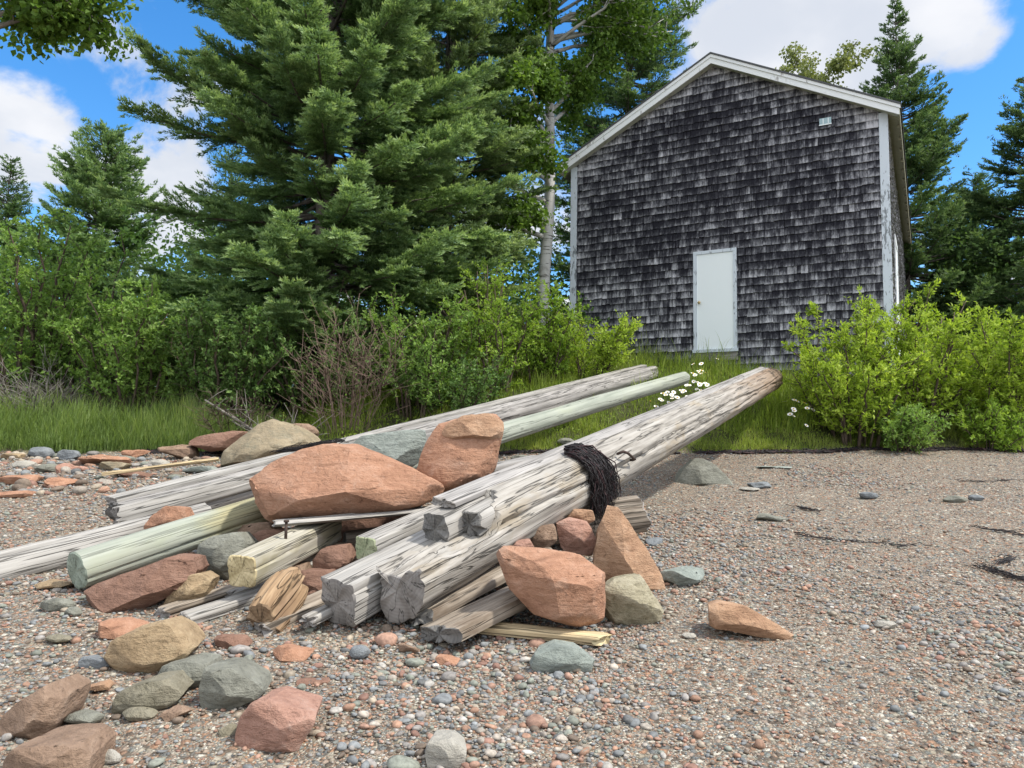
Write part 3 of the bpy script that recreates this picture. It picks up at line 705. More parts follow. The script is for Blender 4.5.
def leafy(name, label, base, H, R, seed, leafmat, stems=14, twigs=16, lpt=14, leaf=0.06, cat='shrub', group=None, stemmat='twig', bare=0.12, upright=0.6, tw_len=0.4, sr=0.012, lean=(0, 0), aspect=0.55, bareness=0.0):
    rng = np.random.default_rng(seed); lpt = int(lpt * 1.4)
    root = empty(name, base, label, cat, group)
    st = MB(); TO, TD, TL = [], [], []
    for k in range(stems):
        az = rng.uniform(0, 6.283); rr = R * math.sqrt(rng.random()) ; hh = H * rng.uniform(0.55, 1.02) * (1 - 0.35 * (rr / R) ** 2)
        ss = np.linspace(0, 1, 8)
        b0 = np.array([math.cos(az), math.sin(az)]) * rr * 0.35
        tip = np.array([math.cos(az), math.sin(az)]) * rr + np.array(lean) * hh
        pts = np.zeros((8, 3)); bend = ss ** (1 + upright)
        pts[:, :2] = b0[None] + (tip - b0)[None] * bend[:, None] + rng.normal(0, 0.025 * H, (8, 2)) * ss[:, None]
        pts[:, 2] = hh * ss - 0.15 * (1 - ss)
        st.tube(pts, sr * H * (1 - 0.85 * ss) * rng.uniform(0.5, 1.1) + 0.0025, 5)
        s_ = rng.uniform(bare, 1.0, twigs) ** 0.8
        p = np.stack([np.interp(s_, ss, pts[:, c]) for c in range(3)], -1)
        d = rvec(rng, twigs); d[:, 2] = np.abs(d[:, 2]) * 0.9 + 0.15; d[:, :2] += np.array([math.cos(az), math.sin(az)]) * 0.35
        d /= np.linalg.norm(d, axis=1)[:, None]
        l = tw_len * rng.uniform(0.5, 1.2, twigs) * (1.15 - 0.5 * s_)
        TO.append(p); TD.append(d); TL.append(l)
        for q in range(twigs):
            st.tube(np.stack([p[q], p[q] + d[q] * l[q] * 0.55 + rng.normal(0, 0.02, 3), p[q] + d[q] * l[q]]), [0.005, 0.0035, 0.0015], 3)
    TO = np.concatenate(TO); TD = np.concatenate(TD); TL = np.concatenate(TL)
    idx = np.repeat(np.arange(len(TO)), lpt)
    if bareness: idx = idx[rng.random(len(idx)) > bareness]
    u = rng.uniform(0.15, 1.05, len(idx))
    P = TO[idx] + TD[idx] * (TL[idx] * u)[:, None] + rng.normal(0, 0.012, (len(idx), 3))
    D = TD[idx] * 0.55 + rvec(rng, len(idx)) * 0.85 + np.array([0, 0, 0.12])
    ou = P * np.array([1, 1, 0]); ou /= np.linalg.norm(ou, axis=1)[:, None] + 0.15
    Nn = rvec(rng, len(idx)) * 0.65 + np.array([0, 0, 0.75]) + ou * 0.7
    cl = np.repeat(rng.normal(0, 0.14, len(TO)), lpt)[:len(idx)] if not bareness else 0
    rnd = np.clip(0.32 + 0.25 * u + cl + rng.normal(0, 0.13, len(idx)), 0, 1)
    mb = MB(); L = leaf * rng.uniform(0.6, 1.25, len(idx))
    leaves(mb, P, D, Nn, L, L * aspect, rnd)
    st.build('stems', M[stemmat], root, True)
    if len(idx): mb.build('foliage', leafmat, root)
    return root

def broadleaf(name, label, base, trunk, radii, limbs, leafmat, bark, seed, leaf=0.07, lpc=26, group=None, cat='tree', cl_r=0.28, sub=7):
    """trunk: list of local points; limbs: (t along trunk, azimuth, length, rise)"""
    rng = np.random.default_rng(seed)
    root = empty(name, base, label, cat, group)
    T = np.array(trunk, float); tt = np.linspace(0, 1, len(T)); fine = np.linspace(0, 1, 26)
    TP = np.stack([np.interp(fine, tt, T[:, c]) for c in range(3)], -1); TR = np.interp(fine, np.linspace(0, 1, len(radii)), radii)
    TP[:, :2] += (fbm(np.stack([fine * 6, fine * 0 + seed, fine * 0], -1), seed, 2)[:, None]) * 0.05
    tr = MB(); tr.tube(TP, TR, 12)
    C = []
    for (t, az, L, rise) in limbs:
        p0 = np.array([np.interp(t, fine, TP[:, c]) for c in range(3)]); r0 = np.interp(t, fine, TR) * 0.5
        ss = np.linspace(0, 1, 8); o = np.array([math.cos(az), math.sin(az), 0])
        pts = p0 + o[None] * (L * ss)[:, None]; pts[:, 2] += L * (rise * ss - 0.12 * ss ** 2)
        pts += rng.normal(0, 0.035 * L, (8, 3)) * ss[:, None]
        tr.tube(pts, r0 * (1 - 0.9 * ss) + 0.004, 6)
        for k in range(sub):
            s_ = rng.uniform(0.3, 1.0); q = np.array([np.interp(s_, ss, pts[:, c]) for c in range(3)])
            d = rvec(rng, 1)[0] * 0.9 + o * 0.5 + np.array([0, 0, 0.35]); d /= np.linalg.norm(d)
            l = L * rng.uniform(0.18, 0.42)
            e = q + d * l; mid = q + d * l * 0.5 + rng.normal(0, 0.04 * l, 3)
            tr.tube(np.stack([q, mid, e]), [0.016 * min(1, L), 0.010, 0.003], 4)
            for f in (0.45, 0.75, 1.0): C.append(q + d * l * f)
    C = np.array(C)
    idx = np.repeat(np.arange(len(C)), lpc)
    P = C[idx] + rvec(rng, len(idx)) * (cl_r * rng.random(len(idx)) ** 0.5)[:, None] * np.array([1, 1, 0.7])
    D = rvec(rng, len(idx)) * 0.7 + np.array([0, 0, -0.45]); Nn = rvec(rng, len(idx)) + np.array([0, 0, 0.6])
    rnd = np.clip(0.45 + np.repeat(rng.normal(0, 0.13, len(C)), lpc) + rng.normal(0, 0.15, len(idx)), 0, 1)
    mb = MB(); L = leaf * rng.uniform(0.7, 1.25, len(idx)); leaves(mb, P, D, Nn, L, L * 0.85, rnd)
    tr.build('trunk', bark, root, True); mb.build('crown', leafmat, root)
    return root

def build_trees():
    S = spruce
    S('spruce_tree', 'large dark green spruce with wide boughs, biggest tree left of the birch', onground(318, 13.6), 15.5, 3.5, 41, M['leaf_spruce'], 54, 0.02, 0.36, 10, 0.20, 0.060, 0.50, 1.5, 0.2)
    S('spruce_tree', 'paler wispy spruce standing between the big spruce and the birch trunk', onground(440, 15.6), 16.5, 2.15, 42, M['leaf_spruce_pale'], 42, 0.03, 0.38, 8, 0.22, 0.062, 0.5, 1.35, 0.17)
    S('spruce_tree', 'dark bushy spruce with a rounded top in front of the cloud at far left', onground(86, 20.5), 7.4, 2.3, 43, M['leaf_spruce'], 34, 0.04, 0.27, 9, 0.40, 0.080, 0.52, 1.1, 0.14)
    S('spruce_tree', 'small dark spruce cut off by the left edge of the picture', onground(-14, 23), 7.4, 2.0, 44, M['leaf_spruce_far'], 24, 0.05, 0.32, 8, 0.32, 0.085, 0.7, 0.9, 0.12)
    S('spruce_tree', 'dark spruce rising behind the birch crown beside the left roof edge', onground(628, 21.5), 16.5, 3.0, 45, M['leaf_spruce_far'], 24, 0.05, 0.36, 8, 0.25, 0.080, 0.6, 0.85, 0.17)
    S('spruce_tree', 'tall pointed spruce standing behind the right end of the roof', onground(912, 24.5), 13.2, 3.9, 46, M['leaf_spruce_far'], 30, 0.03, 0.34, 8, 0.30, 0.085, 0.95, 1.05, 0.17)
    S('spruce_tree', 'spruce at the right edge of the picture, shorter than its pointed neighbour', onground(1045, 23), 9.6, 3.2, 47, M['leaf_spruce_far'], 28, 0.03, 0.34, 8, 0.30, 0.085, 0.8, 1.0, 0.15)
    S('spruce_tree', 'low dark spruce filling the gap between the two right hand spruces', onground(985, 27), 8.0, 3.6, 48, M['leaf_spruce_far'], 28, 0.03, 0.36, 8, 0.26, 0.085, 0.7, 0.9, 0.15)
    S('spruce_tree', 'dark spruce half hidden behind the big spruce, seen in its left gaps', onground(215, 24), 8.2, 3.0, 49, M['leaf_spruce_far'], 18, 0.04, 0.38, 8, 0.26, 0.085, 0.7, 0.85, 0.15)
    rng = random.Random(3)
    # birch beside the boathouse
    base = onground(541, 16.3); bz = base[2]
    tp = at(549, 60, 16.3) - base; top = at(556, -110, 16.6) - base
    limbs = []
    for t in np.linspace(0.27, 0.98, 30): limbs.append((t, rng.uniform(0, 6.28) if t > 0.7 else 3.9 + rng.uniform(-0.9, 0.9), rng.uniform(0.8, 1.7), rng.uniform(0.0, 0.7)))
    limbs += [(0.70, 0.0, 2.6, 0.32), (0.73, -0.15, 3.0, 0.5), (0.75, 0.1, 2.4, 0.7), (0.68, 0.5, 2.4, 0.55), (0.78, -0.3, 2.6, 0.75), (0.71, 0.3, 3.0, 0.35), (0.69, -0.5, 2.2, 0.5), (0.74, 0.6, 2.6, 0.4), (0.80, 0.2, 2.8, 0.4), (0.84, -0.4, 2.4, 0.5), (0.76, -0.7, 2.2, 0.35), (0.52, 0.9, 1.3, 0.95), (0.55, 0.3, 1.2, 1.05), (0.58, 0.6, 1.6, 0.85), (0.60, 1.2, 1.8, 0.75), (0.62, 0.2, 1.7, 0.8), (0.57, -0.2, 1.0, 1.15)]
    broadleaf('birch_tree', 'pale barked birch with sparse light leaves beside the left wall of the boathouse', base, [(0, 0, -0.3), tuple(tp * 0.5 + np.array([0.05, 0, 0])), tuple(tp), tuple(top)], [0.135, 0.12, 0.095, 0.03], limbs, M['leaf_aspen'], M['birch'], 61, 0.10, 34, None, 'tree', 0.34, 7)
    # pale tree behind the roof
    base = onground(818, 31)
    H = at(818, 74, 31)[2] - base[2]
    limbs = [(t, rng.uniform(0, 6.28), rng.uniform(1.2, 2.6) * (1.35 - t) * 1.9, rng.uniform(0.5, 1.2)) for t in np.linspace(0.55, 0.97, 34)]
    broadleaf('leafy_tree', 'pale yellow green tree showing its top above the roof', base, [(0, 0, -0.3), (0.2, 0, H * 0.5), (0, 0, H)], [0.2, 0.12, 0.03], limbs, M['leaf_pale'], M['bark'], 62, 0.13, 32, None, 'tree', 0.42, 6)
    # tree outside the left edge whose boughs hang into the top left corner
    base = onground(-150, 9.6); base[2] = float(gh(base[0], base[1]))
    kx = at(20, 200, 9.6)[0] - base[0]
    limbs = [(0.80, 0.10, 2.0, 0.55), (0.86, -0.25, 1.9, 0.32), (0.90, 0.2, 2.0, 0.20), (0.95, -0.1, 2.0, 0.1), (0.84, 0.5, 2.0, 0.5), (0.98, 0.0, 2.2, 0.3), (0.88, 2.6, 2, .4), (0.94, 3.6, 2, .5), (0.9, 4.6, 2, .4), (0.97, 1.6, 2, .4)]
    zt = at(20, 10, 9.6)[2] - base[2]
    broadleaf('poplar_tree', 'overhanging leafy boughs reaching into the top left corner of the sky', base, [(0, 0, -0.3), (0.05, 0, zt * 0.5), (kx * 0.45, 0, zt * 0.86), (kx * 0.75, 0, zt * 1.05)], [0.16, 0.12, 0.08, 0.05], [(t, a, L * 0.70, r) for t, a, L, r in limbs], M['leaf_aspen'], M['grey_twig'], 63, 0.095, 24, None, 'tree', 0.26, 8)

def build_shrubs():
    g = 'shrubs along the bank'
    B = leafy
    B('alder_bush', 'tall light green alder at the left edge above the shore grass', onground(28, 12.2), 3.2, 1.35, 71, M['leaf_alder'], 22, 24, 16, 0.075, group=g, tw_len=0.5)
    B('alder_bush', 'rounded mid green alder left of the big spruce foot', onground(132, 11.6), 2.45, 1.3, 72, M['leaf_alder'], 24, 24, 18, 0.070, group=g, tw_len=0.45)
    B('alder_bush', 'tall alder behind the two bushes at left, below the round topped spruce', onground(85, 14.2), 3.3, 1.5, 73, M['leaf_alder'], 20, 22, 16, 0.080, group=g, tw_len=0.5)
    B('leafy_bush', 'dark leafy bush between the rounded alder and the rosy dead bush', onground(222, 11.4), 2.1, 1.15, 74, M['leaf_dark'], 24, 24, 16, 0.065, group=g, tw_len=0.42)
    B('leafy_bush', 'dark green bush directly behind the rosy dead bush', onground(318, 12.1), 2.3, 1.2, 75, M['leaf_dark'], 22, 22, 15, 0.065, group=g, tw_len=0.45)
    B('leafy_bush', 'bright green bush just right of the rosy dead bush', onground(418, 11.7), 2.15, 0.95, 76, M['leaf_alder'], 20, 22, 15, 0.062, group=g, tw_len=0.45, upright=0.3)
    B('leafy_bush', 'airy yellow green bush in front of the pale spruce', onground(490, 12.4), 2.35, 1.1, 77, M['leaf_yellow'], 20, 22, 13, 0.060, group=g, tw_len=0.5, upright=0.2)
    B('leafy_bush', 'lime bush touching the left corner of the boathouse wall', onground(588, 13.7), 1.5, 1.1, 78, M['leaf_lime'], 20, 22, 14, 0.062, group=g, tw_len=0.4)
    B('leafy_bush', 'low yellow green bush at the foot of the birch', onground(536, 13.2), 1.7, 0.9, 79, M['leaf_yellow'], 18, 20, 14, 0.060, group=g, tw_len=0.42)
    B('leafy_bush', 'low dark bush filling the gap beneath the airy yellow green bush', onground(455, 11.5), 1.15, 0.9, 80, M['leaf_dark'], 18, 18, 14, 0.055, group=g, tw_len=0.35)
    B('lime_bush', 'bright lime bush beside the log end, left part of the right hand thicket', onground(852, 11.9), 2.3, 1.15, 81, M['leaf_lime'], 26, 26, 16, 0.072, group=g, tw_len=0.42, upright=0.4, aspect=0.42)
    B('lime_bush', 'tallest bright lime bush before the right corner of the boathouse', onground(916, 12.4), 2.45, 1.1, 82, M['leaf_lime'], 26, 26, 16, 0.072, group=g, tw_len=0.42, upright=0.4, aspect=0.42)
    B('lime_bush', 'bright lime bush cut by the right edge of the picture', onground(1005, 12.3), 2.25, 1.1, 83, M['leaf_lime'], 26, 26, 16, 0.072, group=g, tw_len=0.42, upright=0.4, aspect=0.42)
    B('leafy_bush', 'low green plants at the foot of the right hand lime bushes', onground(900, 11.55), 0.8, 0.75, 84, M['leaf_alder'], 20, 16, 14, 0.06, group=g, tw_len=0.28, aspect=0.4)
    B('leafy_bush', 'low leafy plant under the lime bush at the right edge', onground(985, 11.75), 0.75, 0.65, 85, M['leaf_yellow'], 18, 16, 14, 0.06, group=g, tw_len=0.28, aspect=0.4)
    B('dead_bush', 'leafless rosy brown twiggy bush in front of the big spruce', onground(346, 11.2), 2.0, 1.15, 86, M['leaf_dark'], 24, 14, 3, 0.045, group=None, stemmat='dead_twig', tw_len=0.65, upright=0.15, sr=0.0035, bareness=0.5)
    B('dead_bush', 'low grey tangle of dead twigs behind the shore grass at far left', onground(38, 11.3), 0.8, 0.95, 87, M['leaf_dark'], 30, 12, 2, 0.045, group=None, stemmat='grey_twig', tw_len=0.5, upright=0.1, sr=0.010, bareness=0.8)
    B('dead_bush', 'thin brown dead twigs under the dark bush beside the lichen boulder', onground(240, 10.75), 0.75, 0.7, 88, M['leaf_dark'], 20, 12, 3, 0.045, group=None, stemmat='twig', tw_len=0.4, upright=0.1, sr=0.010, bareness=0.7)
    # woodland behind: nobody could count it
    rng = np.random.default_rng(90); mb = MB()
    n = 6600
    x = rng.uniform(-26, 34, n); y = rng.uniform(17.5, 30, n) + np.where(x > 4, 12, 0) * 0.4
    lx = (x - 3.9) * math.cos(-YAW) + (y - 15.0) * math.sin(-YAW); ly = -(x - 3.9) * math.sin(-YAW) + (y - 15.0) * math.cos(-YAW)
    ok = ~((np.abs(lx) < 4.2) & (ly > -2) & (ly < 15)); x, y = x[ok], y[ok]; n = len(x)
    hgt = rng.uniform(0.2, 1.0, n) * np.where(x < 4, 4.0, 4.6)
    lo = rng.random(n) < 0.38; hgt = np.where(lo, rng.uniform(0.0, 0.9, n), hgt); y = np.where(lo & (x < 3), 15.6 + (y - 17.5) * 0.35, y)
    C = np.stack([x, y, gh(x, y) + hgt], -1)
    k = 42; idx = np.repeat(np.arange(n), k)
    P = C[idx] + rvec(rng, len(idx)) * (0.75 * rng.random(len(idx)) ** 0.4)[:, None]
    L = rng.uniform(0.09, 0.17, len(idx))
    leaves(mb, P, rvec(rng, len(idx)), rvec(rng, len(idx)) + np.array([0, 0, 0.8]), L, L * 0.7, np.clip(0.3 + np.repeat(rng.normal(0, 0.12, n), k) + rng.normal(0, 0.12, len(idx)), 0, 1))
    tag(mb.build('woodland', M['leaf_dark'], None), kind='stuff')

def blades(mb, x, y, h, w, rng, lean=0.35, rnd=None, wind=(0.1, 0.0)):
    n = len(x); z = gh(x, y) - 0.02
    az = rng.uniform(0, 6.283, n); d = np.stack([np.cos(az), np.sin(az)], -1) * (np.abs(rng.normal(0, lean, n)))[:, None] + np.array(wind)
    sd = np.stack([-np.sin(az), np.cos(az)], -1)
    B = np.stack([x, y, z], -1); rows = []
    for t, ww in ((0, 1.0), (0.45, 0.8), (0.8, 0.45)):
        c = B + np.concatenate([d * (h * t ** 1.9)[:, None], (h * t * (1 - 0.10 * t))[:, None]], -1)
        o = np.concatenate([sd * (w * ww * 0.5)[:, None], np.zeros((n, 1))], -1); rows += [c - o, c + o]
    rows.append(B + np.concatenate([d * h[:, None], (h * 0.88)[:, None]], -1))
    V = np.stack(rows, 1).reshape(-1, 3); i = np.arange(n)[:, None] * 7
    A = np.repeat(rnd, 7)
    nv = mb.n
    F4 = np.concatenate([i + np.array([[0, 1, 3, 2]]), i + np.array([[2, 3, 5, 4]])])
    mb.add(V, F4, 0, A)
    F3 = i + np.array([[4, 5, 6]]) + nv
    mb.F[3].append(F3); mb.M[3].append(np.zeros(len(F3), np.int32))
def build_grass():
    rng = np.random.default_rng(7)
    mb = MB(); n = 17000
    x = rng.uniform(-9.5, -3.2, n); b = np.abs(rng.normal(0.0, 0.55, n)) + 0.03; y = edge_y(x) + b
    k = 1 - 0.6 * sstep(x, -4.4, -3.2)
    ok = rng.random(n) < k; x, y, b, k = x[ok], y[ok], b[ok], k[ok]
    tuft = vnoise(np.stack([x * 2.2, y * 2.2, x * 0], -1), 2)
    h = (0.30 + 0.28 * rng.random(len(x)) + 0.14 * tuft) * k * np.clip(0.55 + b, 0.55, 1.1)
    r = np.clip(0.42 + 0.25 * tuft + rng.normal(0, 0.16, len(x)), 0, 1)
    blades(mb, x, y, h, np.full(len(x), 0.010), rng, 0.38, r, (0.10, -0.05))
    tag(mb.build('tall_grass', M['grass_tall'], None), kind='stuff')
    mb = MB(); n = 52000
    x = rng.uniform(-3.6, 11.5, n); b = rng.random(n) ** 1.35 * 5.2 + 0.0; y = edge_y(x) + b + rng.normal(0, 0.05, n)
    lx = (x - 3.9) * math.cos(-YAW) + (y - 15.0) * math.sin(-YAW); ly = -(x - 3.9) * math.sin(-YAW) + (y - 15.0) * math.cos(-YAW)
    ok = ~((np.abs(lx) < 3.2) & (ly > -0.05)); x, y, b = x[ok], y[ok], b[ok]
    tuft = vnoise(np.stack([x * 1.8, y * 1.8, x * 0], -1), 2)
    h = np.clip((0.06 + 0.17 * sstep(b, 0.25, 1.5)) * (1 + 0.7 * tuft) * rng.uniform(0.6, 1.5, len(x)), 0.03, 0.6)
    h *= np.where(rng.random(len(x)) < 0.05, 1.9, 1)
    r = np.clip(0.45 + 0.22 * tuft + rng.normal(0, 0.17, len(x)), 0, 1)
    blades(mb, x, y, h, np.clip(h * 0.035, 0.005, 0.011), rng, 0.45, r, (0.05, -0.03))
    m_ = 34000; x = rng.uniform(-3.2, 11.5, m_); b = rng.random(m_) ** 1.3 * 1.1 - 0.02; y = edge_y(x) + b + rng.normal(0, 0.04, m_)
    tuft = vnoise(np.stack([x * 2.5, y * 2.5, x * 0 + 4], -1), 12); ok = rng.random(m_) < 0.7 + 0.6 * tuft; x, y, tuft = x[ok], y[ok], tuft[ok]
    blades(mb, x, y, np.clip(0.05 * (1 + tuft) * rng.uniform(0.6, 1.6, len(x)), 0.02, 0.2) + 0.03, np.full(len(x), 0.007), rng, 0.6, np.clip(0.6 + 0.2 * tuft + rng.normal(0, 0.17, len(x)), 0, 1), (0.03, -0.03))
    m_ = 2600; le = at(775, 400, 12.3); x = le[0] + rng.normal(0.1, 0.55, m_); y = le[1] + rng.normal(-0.15, 0.5, m_); ok = y > edge_y(x) + 0.5; x, y = x[ok], y[ok]
    blades(mb, x, y, rng.uniform(0.15, 0.42, len(x)), np.full(len(x), 0.009), rng, 0.4, np.clip(rng.normal(0.4, 0.18, len(x)), 0, 1), (0.05, -0.03))
    # broad-leaved weeds mixed into the sward
    m_ = 9000; x = rng.uniform(-3.6, 11.5, m_); y = edge_y(x) + 0.25 + rng.random(m_) ** 1.2 * 3.0
    P = np.stack([x, y, gh(x, y) + rng.random(m_) * 0.16], -1)
    leaves(mb, P, rvec(rng, m_) + np.array([0, 0, 0.5]), rvec(rng, m_) + np.array([0, 0, 1.0]), rng.uniform(0.03, 0.07, m_), 0.025, np.clip(rng.normal(0.35, 0.15, m_), 0, 1))
    tag(mb.build('bank_grass', M['grass_bank'], None), kind='stuff')
    # dry seaweed line left by the tide along the foot of the bank
    mb = MB()
    n = 2600; x = np.concatenate([rng.uniform(-6, 9.5, n), rng.uniform(0.5, 9.5, n // 2)]); n = len(x)
    y = edge_y(x) - 0.10 + rng.normal(0, 0.045, n) + 0.04 * np.sin(x * 5)
    keep = (vnoise(np.stack([x * 1.6, x * 0, x * 0], -1), 5) > -0.45); x, y = x[keep], y[keep]
    for q in range(len(x)):
        l = rng.uniform(0.04, 0.16); a = rng.normal(0, 0.5); nn = 4; t = np.linspace(-0.5, 0.5, nn)
        px_ = x[q] + t * l * math.cos(a); py_ = y[q] + t * l * math.sin(a) + rng.normal(0, 0.008, nn)
        mb.tube(np.stack([px_, py_, gh(px_, py_) + 0.012 + np.abs(rng.normal(0, 0.014, nn))], -1), rng.uniform(0.004, 0.010), 4, int(rng.random() < 0.25))
    tag(mb.build('seaweed_wrack', [M['weed'], M['weed_red']], None), kind='stuff')

build_trees(); build_shrubs(); build_grass()

# ------------------------------------------------------------------ timber
def timber(name, A, B, w, h, sq=2.0, mats=('wood_grey', 'end_grey'), seed=0, roll=0.0, parent=None, jag=0.01, jag_b=None, shape=None, cracks=7, cdepth=0.012, taper=1.0, rough=0.006, bend=0.0, nseg=56, seglen=0.05):
    """long piece of wood whose local X runs from A to B (world points)"""
    rng = np.random.default_rng(seed)
    A = np.array(A, float); B = np.array(B, float); L = np.linalg.norm(B - A); X = (B - A) / L
    Yv = np.cross([0, 0, 1.0], X); Yv /= np.linalg.norm(Yv); Zv = np.cross(X, Yv)
    c, s = math.cos(roll), math.sin(roll); Y2 = c * Yv + s * Zv; Z2 = -s * Yv + c * Zv
    Mx = np.eye(4); Mx[:3, 0] = X; Mx[:3, 1] = Y2; Mx[:3, 2] = Z2; Mx[:3, 3] = A
    nr = max(6, int(L / seglen)); xs = np.linspace(0, L, nr + 1); th = np.arange(nseg) * 2 * math.pi / nseg
    ct, st = np.cos(th), np.sin(th)
    rad = 1.0 / ((np.abs(ct) / (w / 2)) ** sq + (np.abs(st) / (h / 2)) ** sq) ** (1 / sq)
    gx, gt = np.meshgrid(xs, th, indexing='ij')
    r = np.broadcast_to(rad, gx.shape) * (1 - (1 - taper) * gx / L)
    P = np.stack([gx * 1.3, np.cos(gt) * 3 * w / 0.4, np.sin(gt) * 3 * h / 0.4], -1).reshape(-1, 3)
    r = r + rough * fbm(P + seed * 3.1, seed, 3).reshape(gx.shape)
    r = r + rough * 0.5 * fbm(np.stack([gx * 0.8, gt * 7, gx * 0], -1).reshape(-1, 3), seed + 9, 2).reshape(gx.shape)
    for k in range(cracks):
        t0 = rng.uniform(0, 6.283); cxx = rng.uniform(0, L); ln = rng.uniform(0.2, 0.6) * L
        path = t0 + 0.10 * np.sin(gx * 1.7 + k) + 0.05 * vnoise(np.stack([gx * 6, gx * 0 + k, gx * 0], -1).reshape(-1, 3), seed).reshape(gx.shape)
        dd = np.abs((gt - path + math.pi) % (2 * math.pi) - math.pi)
        r = r - cdepth * rng.uniform(0.5, 1.3) * np.exp(-(dd / 0.075) ** 2) * np.exp(-((gx - cxx) / ln) ** 4)
    y = r * np.cos(gt); z = r * np.sin(gt); x = gx.copy()
    if shape is not None: x, y, z = shape(x, y, z)
    if bend: z = z - bend * 4 * (gx / L) * (1 - gx / L)
    jb = jag if jag_b is None else jag_b
    ja = fbm(np.stack([th * 0 + seed, np.cos(th) * 2.3, np.sin(th) * 2.3], -1), seed + 1, 3)
    jc = fbm(np.stack([th * 0 + seed + 5, np.cos(th) * 2.3, np.sin(th) * 2.3], -1), seed + 2, 3)
    fa = np.exp(-xs / 0.10)[:, None]; fb = np.exp(-(L - xs) / 0.10)[:, None]
    x = x + ja[None] * jag * fa + jc[None] * jb * fb
    V = np.stack([x, y, z], -1); mb = MB()
    i = np.arange(nr)[:, None] * nseg; j = np.arange(nseg)[None]; j2 = (j + 1) % nseg
    mb.add(V.reshape(-1, 3), np.stack([i + j, i + nseg + j, i + nseg + j2, i + j2], -1).reshape(-1, 4), 0)
    for ring, sgn, jg, edge in ((0, -1, jag, ja), (nr, 1, jb, jc)):
        base = V[ring]; cen = base.mean(0)
        rows = [base]
        for f in (0.93, 0.7, 0.45, 0.2):
            q = cen + (base - cen) * f
            q[:, 0] = cen[0] + (base[:, 0] - cen[0]) * f + jg * 0.35 * vnoise(np.stack([q[:, 1] * 22, q[:, 2] * 22, q[:, 0] * 0 + seed + ring], -1), seed + 4) + (0.006 * sgn if f < 0.95 else 0.004 * sgn)
            rows.append(q)
        V2 = np.concatenate(rows + [cen[None] + [[0.004 * sgn, 0, 0]]])
        F = []
        for k in range(4):
            for a in range(nseg):
                b = (a + 1) % nseg; f = [k * nseg + a, k * nseg + b, (k + 1) * nseg + b, (k + 1) * nseg + a]
                F.append(f if sgn < 0 else f[::-1])
        mb.add(V2, F, 1)
        ce = len(V2) - 1; T = [[4 * nseg + a, 4 * nseg + (a + 1) % nseg, ce][::(1 if sgn < 0 else -1)] for a in range(nseg)]
        mb.F[3].append(np.array(T) + mb.n - len(V2)); mb.M[3].append(np.ones(nseg, np.int32))
    o = mb.build(name, [M[mats[0]], M[mats[1]]], None, True)
    me = o.data
    me.set_sharp_from_angle(angle=math.radians(38))
    if parent is not None:
        o.parent = parent; o.matrix_local = parent.matrix_world.inverted() @ Matrix(Mx)
    else: o.matrix_world = Matrix(Mx)
    return o

